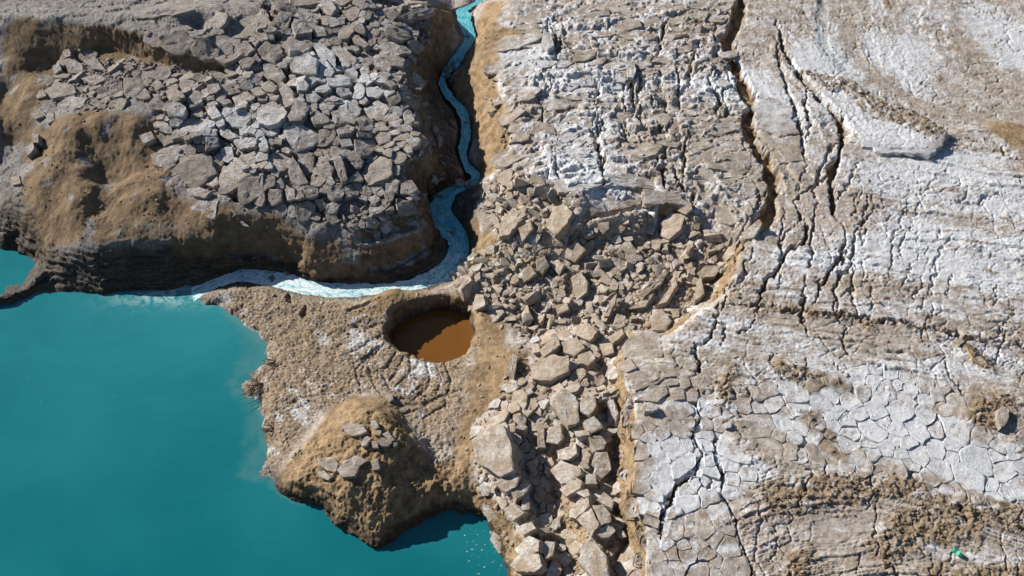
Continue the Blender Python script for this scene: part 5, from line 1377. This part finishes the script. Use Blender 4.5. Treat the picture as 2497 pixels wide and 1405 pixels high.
for i, c in enumerate(cl):
    pa_ = np.array([c[0]]); pb_ = np.array([c[1]])
    kw = dict(inset=random.uniform(0.0, 0.04), lift=random.uniform(-0.14, 0.10), thick=0.3 + 0.3 * c[2], tilt=(0.5 * float(fbm(pa_ * 0.6, pb_ * 0.6, 2, 181)[0]) + random.gauss(-0.08, 0.2), 0.5 * float(fbm(pa_ * 0.6, pb_ * 0.6, 2, 182)[0]) + random.gauss(-0.05, 0.2)), seed=9000 + i, rough=0.03, bev=0.05, topamp=0.09, salt=random.choice((0.0, 0.2, 0.45)))
    if i < 200: LOOSE.append((cell_block('rock_fragment', c, parent=None, **kw), 'b', 'broken pieces of crust on the rubble slope'))
    else: extra.append(cell_block('x', c, parent=None, mesh_only=True, **kw))
if extra: join_stuff('rubble_fragments', extra, M_ROCK, label='small broken crust pieces covering the rubble slope', cat='rubble')
bd_w = [hit(px, py)[:2] for px, py in BAND_POLY]
rs, allp = seeds(bd_w, lambda X, Y: 0.22 + 0.5 * rng.random(len(X)) ** 1.8, 6000, hero_xy, 22, 0.8)
cl = cells(rs, allp); cl.sort(key=lambda c: -c[2])
for i, c in enumerate(cl[:150]):
    o = cell_block('rock_block', c, random.uniform(0.0, 0.03), random.uniform(-0.1, 0.1), 0.4 + 0.4 * c[2], (random.gauss(-0.12, 0.09), random.gauss(-0.05, 0.08)), 8000 + i, None, rough=0.03, bev=0.05, topamp=0.08, salt=random.choice((0.1, 0.3, 0.5)))
    LOOSE.append((o, 'slumped', BAND_G2))
left3 = scatter([(820,540),(900,590),(1010,545),(1000,480),(880,500)], lambda X, Y: 0.25 + 0.3 * rng.random(len(X)) ** 2, 900, 23, 'grey rubble rock below the left block field near the wet shelf', 'grey rubble above the wet shelf', 30, CHUNK_G)
left4 = scatter([(1110,660),(1160,600),(1240,610),(1260,740),(1180,760),(1120,710)], lambda X, Y: 0.25 + 0.35 * rng.random(len(X)) ** 2, 900, 24, 'grey rock in the heap overhanging the sinkhole and the stream', 'heap of rocks between stream and sinkhole', 36, CHUNK, hero_xy)

scatter([(1005,180),(1030,200),(1040,270),(1075,340),(1085,420),(1060,450),(1045,380),(1010,270)], lambda X, Y: 0.22 + 0.4 * rng.random(len(X)) ** 2, 900, 25, 'g', 'grey rocks on the dark bank left of the stream', 40, CHUNK_G)
scatter([(1170,120),(1210,170),(1225,260),(1250,340),(1220,400),(1190,330),(1180,220)], lambda X, Y: 0.16 + 0.3 * rng.random(len(X)) ** 3, 500, 26, 'g', 'stones on the ochre bank right of the stream', 24, CHUNK)
for px, py, s_ in ((1100,158,0.5),(1088,170,0.6),(1112,170,0.45),(1122,150,0.3),(1092,186,0.4),(1120,446,0.5),(1140,450,0.4),(1100,452,0.35),(1102,570,0.3),(1140,92,0.25),(1135,300,0.22),(665,682,0.35),(700,668,0.3)):
    a, b, c_ = hit(px, py)
    o = drop(CHUNK_G[r.randrange(8)], a, b, s_, r); o.location.z = c_ + 0.03
    LOOSE.append((o, 's', 'stones standing in the stream'))
# each loose rock is described by its look and the surveyed block it lies beside
ANCH = []
CUT = (' lying', ' standing', ' in ', ' on ', ' at ', ' below', ' above', ' left ', ' right ', ' beside', ' just', ' leaning', ' touching', ' directly', ' with ', ' against', ' tucked', ' under', ' slumped below', ' bridging', ' slanting', ' tilted across', ' stepping', ' next', ' fallen', ' hanging', ' between', ' nearest', ' cut', ' halfway', ',', ' across')
def topx(v):
    d = v - Vector((0, 0, CAM_H)); zc_ = d.y * CO - d.z * SI
    return IW / 2 + FPX * d.x / zc_, IH / 2 - FPX * (d.y * SI + d.z * CO) / zc_
seen = {}
for o in list(COL.objects):
    if o.name.startswith(('rock_', 'boulder', 'flat_rock')) and 'label' in o:
        lb = o['label']; k = min([lb.find(q) for q in CUT if lb.find(q) > 0] + [len(lb)])
        seen.setdefault(lb[:k], []).append(o)
for nm, os_ in seen.items():
    if len(os_) == 1 and len(nm.split()) <= 6: ANCH.append((nm, *topx(os_[0].matrix_world.translation)))
SPOT = [('narrow stream under the dark bank', 1120, 320), ('ochre bank of the stream', 1200, 300), ('upper stream bend', 1140, 100), ('stream elbow', 1165, 430), ('brown sinkhole pool', 1050, 815), ('wet shelf by the stream bend', 970, 610), ('ochre trench', 1520, 1100), ('plateau edge', 1560, 500)]
ANCH += SPOT
used_l = {}
for o, kind_, grp in LOOSE:
    px, py = topx(o.matrix_world.translation)
    big_ = max(o.dimensions.x, o.dimensions.y)
    size_ = 'small' if big_ < 0.42 else ('middling' if big_ < 0.7 else 'large')
    flat_ = 'flat' if o.dimensions.z < 0.45 * big_ else ('long' if big_ > 1.7 * min(o.dimensions.x, o.dimensions.y) else 'chunky')
    best = None
    for nm, ax, ay in sorted(ANCH, key=lambda q: (q[1] - px) ** 2 + (q[2] - py) ** 2)[:40]:
        dx, dy = px - ax, py - ay
        dirn = ('right of' if dx > 0 else 'left of') if abs(dx) > 2 * abs(dy) else (('below' if dy > 0 else 'above') if abs(dy) > 2 * abs(dx) else ('lower ' if dy > 0 else 'upper ') + ('right of' if dx > 0 else 'left of'))
        for near_ in ('just', 'a little', 'well'):
            lb = '%s %s broken rock %s %s the %s' % (size_, flat_, near_, dirn, nm)
            dd = math.hypot(dx, dy); want = 'just' if dd < 45 else ('a little' if dd < 90 else 'well')
            if want != near_: continue
            if lb not in used_l: best = best or lb
    if best is None:
        best = '%s %s broken rock on the rubble between plateau edge and sinkhole' % (size_, flat_)
        grp = 'loose rocks between plateau edge and sinkhole'
    used_l[best] = 1
    tag(o, best, 'rock', grp)

# --- fine rubble that cannot be counted
def ico():
    bm = bmesh.new(); bmesh.ops.create_icosphere(bm, subdivisions=1, radius=0.5)
    V = np.array([v.co[:] for v in bm.verts]); F = np.array([[v.index for v in f.verts] for f in bm.faces]); bm.free()
    return V, F
IV, IF = ico()
def rough_cloud(name, X, Y, S, mat, seed, squash, m1c, m2f=None, sink=0.25, base=None, label=None, cat=None, parent=None, jag=0.3):
    r_ = np.random.default_rng(seed)
    n = len(X); nv = len(IV)
    V = np.repeat(IV[None], n, 0) * (1 + r_.uniform(-jag, jag, (n, nv, 1)))
    V[:, :, 2] *= squash
    V *= r_.uniform(0.5, 1.5, (n, 1, 3))
    th_ = r_.uniform(0, 6.28, n); ct, st_ = np.cos(th_)[:, None], np.sin(th_)[:, None]
    tx = r_.normal(0, 0.4, n)[:, None]
    yy_ = V[:, :, 1] * np.cos(tx) - V[:, :, 2] * np.sin(tx); zz_ = V[:, :, 1] * np.sin(tx) + V[:, :, 2] * np.cos(tx)
    xx_ = V[:, :, 0]
    Vx = (xx_ * ct - yy_ * st_) * S[:, None] + X[:, None]; Vy = (xx_ * st_ + yy_ * ct) * S[:, None] + Y[:, None]
    hz = height(X, Y)[0] if base is None else base
    Vz = zz_ * S[:, None] + (hz + S * (0.5 * squash - sink))[:, None]
    W = np.stack([Vx, Vy, Vz], -1).reshape(-1, 3)
    F = (IF[None] + (np.arange(n) * nv)[:, None, None]).reshape(-1, 3)
    me = mesh_np(name, W, F)
    A = np.tile(np.array(m1c, float), (n * nv, 1)); A[:, 0] = np.clip(A[:, 0] + np.repeat(r_.normal(0, 0.12, n), nv), 0, 1)
    B = np.zeros((n * nv, 4))
    B[:, 0] = np.repeat(samp(Z['mound'], X, Y), nv) * 0.9
    B[:, 2] = np.repeat(samp(Z['rubble'], X, Y), nv)
    attr(me, 'm1', A); attr(me, 'm2', B)
    o = link(name, me, mat, parent)
    return tag(o, label, cat, kind='stuff')

def rejection(n, dens, x0, x1, y0, y1, seed):
    r_ = np.random.default_rng(seed)
    X = r_.uniform(x0, x1, n); Y = r_.uniform(y0, y1, n)
    ok = r_.random(n) < dens(X, Y)
    return X[ok], Y[ok], r_
X, Y, r_ = rejection(60000, lambda a, b: np.clip(samp(Z['rubble'], a, b) * (0.45 + 0.7 * fbm(a * 0.9, b * 0.9, 3, 151)), 0, 1), -2, 17, 8, 27, 31)
rough_cloud('rubble_gravel', X, Y, 0.045 + 0.24 * r_.random(len(X)) ** 3.5, M_ROCK, 32, 0.55, (0.15, 0.45, 0, 0), label='small broken rubble filling the slumped slopes', cat='rubble')
X, Y, r_ = rejection(34000, lambda a, b: np.clip((samp(Z['blocks'], a, b) * 0.5 + samp(Z['lblocks'], a, b) * 0.6), 0, 1), -22, -2, 22, 40, 33)
rough_cloud('mound_gravel', X, Y, 0.06 + 0.2 * r_.random(len(X)) ** 2.5, M_ROCK, 34, 0.7, (0.1, 0.1, 0, 0), label='grey gravel filling the gaps of the left block field', cat='rubble')
X, Y, r_ = rejection(70000, lambda a, b: np.clip(samp(Z['brown'], a, b) * (0.55 + 0.6 * fbm(a * 2, b * 2, 2, 107)), 0, 0.8), 6, 28, 8, 38, 35)
rough_cloud('brown_crust_clods', X, Y, 0.022 + 0.10 * r_.random(len(X)) ** 3.5, M_GROUND, 36, 0.8, (0, 0.1, 0, 0.8), jag=0.5, label='brown crumbly crust clods in patches on the pale flat', cat='crust')
X, Y, r_ = rejection(26000, lambda a, b: (samp(Z['rough'], a, b) * 0.15 + 0.03) * (samp(Z['tan'], a, b) < 0.5) * (samp(ZB, a, b) > -0.6), -2, 28, 8, 40, 37)
rough_cloud('crust_crumbs', X, Y, 0.05 + 0.12 * r_.random(len(X)) ** 3, M_GROUND, 38, 0.5, (0.25, 0.1, 0, 0.1), label='small crust crumbs strewn over the rough pale plateau', cat='rubble')
X, Y, r_ = rejection(60000, lambda a, b: np.clip(samp(Z['beach'], a, b) * (0.02 + 0.5 * fbm(a * 1.3, b * 1.3, 3, 161)), 0, 1) * (samp(ZB, a, b) > -2.95), -14, 0, 12, 24, 41)
rough_cloud('beach_clods', X, Y, 0.025 + 0.10 * r_.random(len(X)) ** 3, M_GROUND, 42, 0.6, (0.15, 0.35, 0, 0.35), label='small mud clods and crust bits over the beach', cat='mud', jag=0.5)
X, Y, r_ = rejection(60000, lambda a, b: (samp(Z['tan'], a, b) * np.clip(0.14 + 0.5 * fbm(a * 1.1, b * 1.1, 3, 163), 0, 1)) * (samp(ZB, a, b) > -2.9), -22, 12, 8, 36, 39)
rough_cloud('soil_pebbles', X, Y, 0.02 + 0.10 * r_.random(len(X)) ** 4, M_ROCK, 40, 0.7, (0.1, 0.6, 0, 0), label='pebbles scattered on the ochre soil slopes', cat='rubble')

# ------------------------------------------------------------------ small things
def simple(name, col, rough=0.6, spec=0.4):
    T = NT(name); T.lk(T.mix(T.noise(T.new('ShaderNodeNewGeometry').outputs['Position'], 30, 3), tuple(c * 0.75 for c in col), tuple(min(1, c * 1.2) for c in col)), T.b.inputs['Base Color'])
    T.b.inputs['Roughness'].default_value = rough; T.b.inputs['Specular IOR Level'].default_value = spec
    return T.m

def tube(name, pts_, rad, mat, parent=None, seg=6):
    V, F = [], []
    pts_ = [Vector(p) for p in pts_]
    for i, p in enumerate(pts_):
        d = (pts_[min(i + 1, len(pts_) - 1)] - pts_[max(i - 1, 0)]).normalized()
        u = d.cross(Vector((0, 0, 1))); u = u.normalized() if u.length > 1e-4 else Vector((1, 0, 0)); v = d.cross(u)
        rr_ = rad[i] if isinstance(rad, (list, tuple)) else rad
        for k in range(seg):
            a = 2 * math.pi * k / seg
            V.append(p + (u * math.cos(a) + v * math.sin(a)) * rr_)
    for i in range(len(pts_) - 1):
        for k in range(seg):
            k2 = (k + 1) % seg
            F.append((i * seg + k, i * seg + k2, (i + 1) * seg + k2, (i + 1) * seg + k))
    base = pts_[0].copy()
    me = bpy.data.meshes.new(name)
    me.from_pydata([v - base for v in V], [], F + [tuple(range(seg))[::-1], tuple(range((len(pts_) - 1) * seg, len(pts_) * seg))])
    smooth(me, 0.7)
    o = link(name, me, mat, parent, base)
    return o

def on(px, py, up=0.0):
    a, b, c = hit(px, py)
    return Vector((a, b, float(height(np.array([a]), np.array([b]))[0][0]) + up))

# green plastic bottle
M_GREEN = simple('green_plastic', (0.005, 0.36, 0.20), 0.25, 0.6); M_DARK = simple('dark_cap', (0.02, 0.02, 0.025), 0.4); M_PALE = simple('pale_label', (0.25, 0.68, 0.5), 0.5)
e = bpy.data.objects.new('green_bottle', None); COL.objects.link(e)
pa = on(2320, 1343, 0.07); pb = on(2341, 1358, 0.07); pc = on(2350, 1367, 0.05)
e.location = pa; bpy.context.view_layer.update()
tag(e, 'small green plastic bottle lying on the salty ground at lower right', 'bottle')
for nm, pp, rd, mt in (('body', [pa, pa + (pb - pa) * 0.06, pa + (pb - pa) * 0.3, pa + (pb - pa) * 0.34, pa + (pb - pa) * 0.9, pb, pb + (pc - pb) * 0.35], [0.05, 0.072, 0.074, 0.07, 0.074, 0.06, 0.026], M_GREEN), ('neck', [pb + (pc - pb) * 0.36, pb + (pc - pb) * 0.7, pc], [0.026, 0.024, 0.022], M_DARK), ('label_band', [pa + (pb - pa) * 0.42, pa + (pb - pa) * 0.72], [0.0755, 0.0755], M_PALE)):
    o = tube(nm, pp, rd, mt, None, 12); o.parent = e; o.location = o.location - pa

M_TWIG = simple('dry_twig', (0.30, 0.21, 0.11), 0.8, 0.2); M_DTWIG = simple('dark_twig', (0.09, 0.065, 0.04), 0.85, 0.2)
def stick(pxs, rad, mat, label, name='dry_stick'):
    p = [on(a, b, u) for a, b, u in pxs]
    return tag(tube(name, p, rad, mat), label, 'stick', 'dry sticks on the flat')
stick([(2297,1317,0.03),(2312,1333,0.05),(2326,1347,0.1)], [0.012, 0.01, 0.008], M_TWIG, 'short pale stick leading to the green bottle')
stick([(2420,1310,0.02),(2436,1325,0.06),(2450,1339,0.03)], [0.014, 0.012, 0.009], M_TWIG, 'straight pale stick right of the green bottle')
stick([(2382,1305,0.03),(2378,1330,0.06),(2376,1353,0.02)], [0.012, 0.012, 0.008], M_TWIG, 'bent stick just right of the green bottle')
stick([(2480,1390,0.03),(2490,1400,0.05),(2500,1412,0.03)], [0.015, 0.012, 0.01], M_TWIG, 'pale stick at the bottom right corner')
stick([(2352,838,0.05),(2368,862,0.09),(2385,872,0.08),(2402,890,0.05)], [0.035, 0.03, 0.024, 0.014], M_DTWIG, 'crooked brown branch below the long brown crack')
stick([(2350,842,0.03),(2368,880,0.04),(2392,896,0.03)], [0.03, 0.05, 0.02], M_TWIG, 'thick weathered branch lying under the crooked brown branch')
stick([(1893,878,0.03),(1905,886,0.06),(1920,897,0.03)], [0.02, 0.03, 0.015], M_TWIG, 'stubby dry stick in the brown crust of the plate field')
# white stone slab and other single stones on the flat
def lone(name, poly, lift, thick, label, seed, salt, tan=0.0, tilt=(0, 0)):
    tag(traced_block(name, poly, lift, thick, tilt, seed, None, rough=0.03, bev=0.08, salt=salt, tan=tan), label, 'rock')
lone('flat_stone', [(1768,1031),(1782,1028),(1784,1041),(1770,1044)], 0.10, 0.16, 'small bright white stone slab on the cracked mud plates', 7001, 0.8)
lone('boulder', [(1568,990),(1580,980),(1598,985),(1604,998),(1590,1004),(1572,1002)], 0.22, 0.34, 'round pale knob near the plateau edge above the slump', 7002, 0.3)
lone('boulder', [(2430,1000),(2446,990),(2463,998),(2458,1030),(2440,1045),(2432,1025)], 0.22, 0.4, 'dark grey boulder in the brown crust by the right edge', 7003, 0.0)
lone('flat_stone', [(1528,160),(1545,148),(1552,170),(1545,190),(1530,188)], 0.16, 0.3, 'cream upright stone on the rough plateau near the top', 7004, 0.35, 0.3)
lone('boulder', [(2330,828),(2345,822),(2352,834),(2340,842)], 0.12, 0.2, 'tan stone beside the long brown crack', 7005, 0.1, 0.5)
lone('boulder', [(1325,75),(1345,80),(1352,110),(1335,125),(1320,105)], 0.3, 0.5, 'dark sided crust lump with a blue shadow near the top', 7006, 0.3)
lone('flat_stone', [(1760,128),(1790,122),(1800,135),(1780,142),(1762,140)], 0.1, 0.2, 'flat grey flagstone at the long fissure near the top', 7007, 0.4)

# dry shrubs washed up on the pond shore
def shrub(px, py, ang0, n, size, label, seed):
    base = on(px, py, 0.01); rr_ = random.Random(seed)
    e_ = bpy.data.objects.new('dry_shrub', None); COL.objects.link(e_); e_.location = base
    tag(e_, label, 'shrub', 'dry shrubs on the pond shore')
    for k in range(n):
        a = ang0 + rr_.uniform(-0.9, 0.9); L = size * rr_.uniform(0.5, 1.1)
        p0 = Vector((rr_.uniform(-0.05, 0.05), rr_.uniform(-0.15, 0.15), 0))
        p1 = p0 + Vector((math.cos(a), math.sin(a), 0)) * L * 0.5 + Vector((0, 0, rr_.uniform(0.04, 0.12)))
        a2 = a + rr_.uniform(-0.5, 0.5)
        p2 = p1 + Vector((math.cos(a2), math.sin(a2), 0)) * L * 0.5 + Vector((0, 0, rr_.uniform(-0.06, 0.03)))
        o = tube('stem', [p0, p1, p2], [0.014, 0.010, 0.005], M_DTWIG, None, 5); o.parent = e_
        for q in range(2):
            a3 = a + rr_.choice((-1, 1)) * rr_.uniform(0.5, 0.9); st0 = p0.lerp(p1, rr_.uniform(0.5, 1.0))
            b_ = tube('twig', [st0, st0 + Vector((math.cos(a3), math.sin(a3), 0.05)) * L * 0.35], [0.008, 0.004], M_DTWIG, None, 4); b_.parent = o; b_.location = b_.location - p0
shrub(640, 945, math.pi, 13, 0.9, 'dead leafless shrub on the small point of the beach', 1)
shrub(672, 890, math.pi * 1.05, 8, 0.6, 'dead shrub beside the pale shore above the small point', 2)
shrub(668, 1050, math.pi * 0.95, 9, 0.55, 'dead shrub at the shore left of the stony mound', 3)

# foam flecks on the dark inlet
r_ = np.random.default_rng(51)
px_ = np.concatenate([r_.uniform(1130, 1222, 44), r_.uniform(60, 560, 12)]); py_ = np.concatenate([r_.uniform(1285, 1400, 44), r_.uniform(770, 1300, 12)])
X, Y = P(px_, py_, -3.0)
n = len(X); V = []; F = []
for i in range(n):
    m = 7; s = 0.006 + 0.022 * r_.random() ** 3 if i < 44 else r_.uniform(0.006, 0.014); a0 = r_.uniform(0, 6.28)
    b0 = len(V)
    for k in range(m):
        a = a0 + 2 * math.pi * k / m; q = s * r_.uniform(0.4, 1.3)
        V.append((X[i] + math.cos(a) * q * 1.3, Y[i] + math.sin(a) * q, -2.994))
    for k in range(1, m - 1): F.append((b0, b0 + k, b0 + k + 1))
me = mesh_np('foam_flecks', V, F)
tag(link('foam_flecks', me, simple('foam', (0.38, 0.50, 0.50), 0.7)), 'white foam flecks floating on the pond', 'foam', kind='stuff')
bpy.context.view_layer.update()
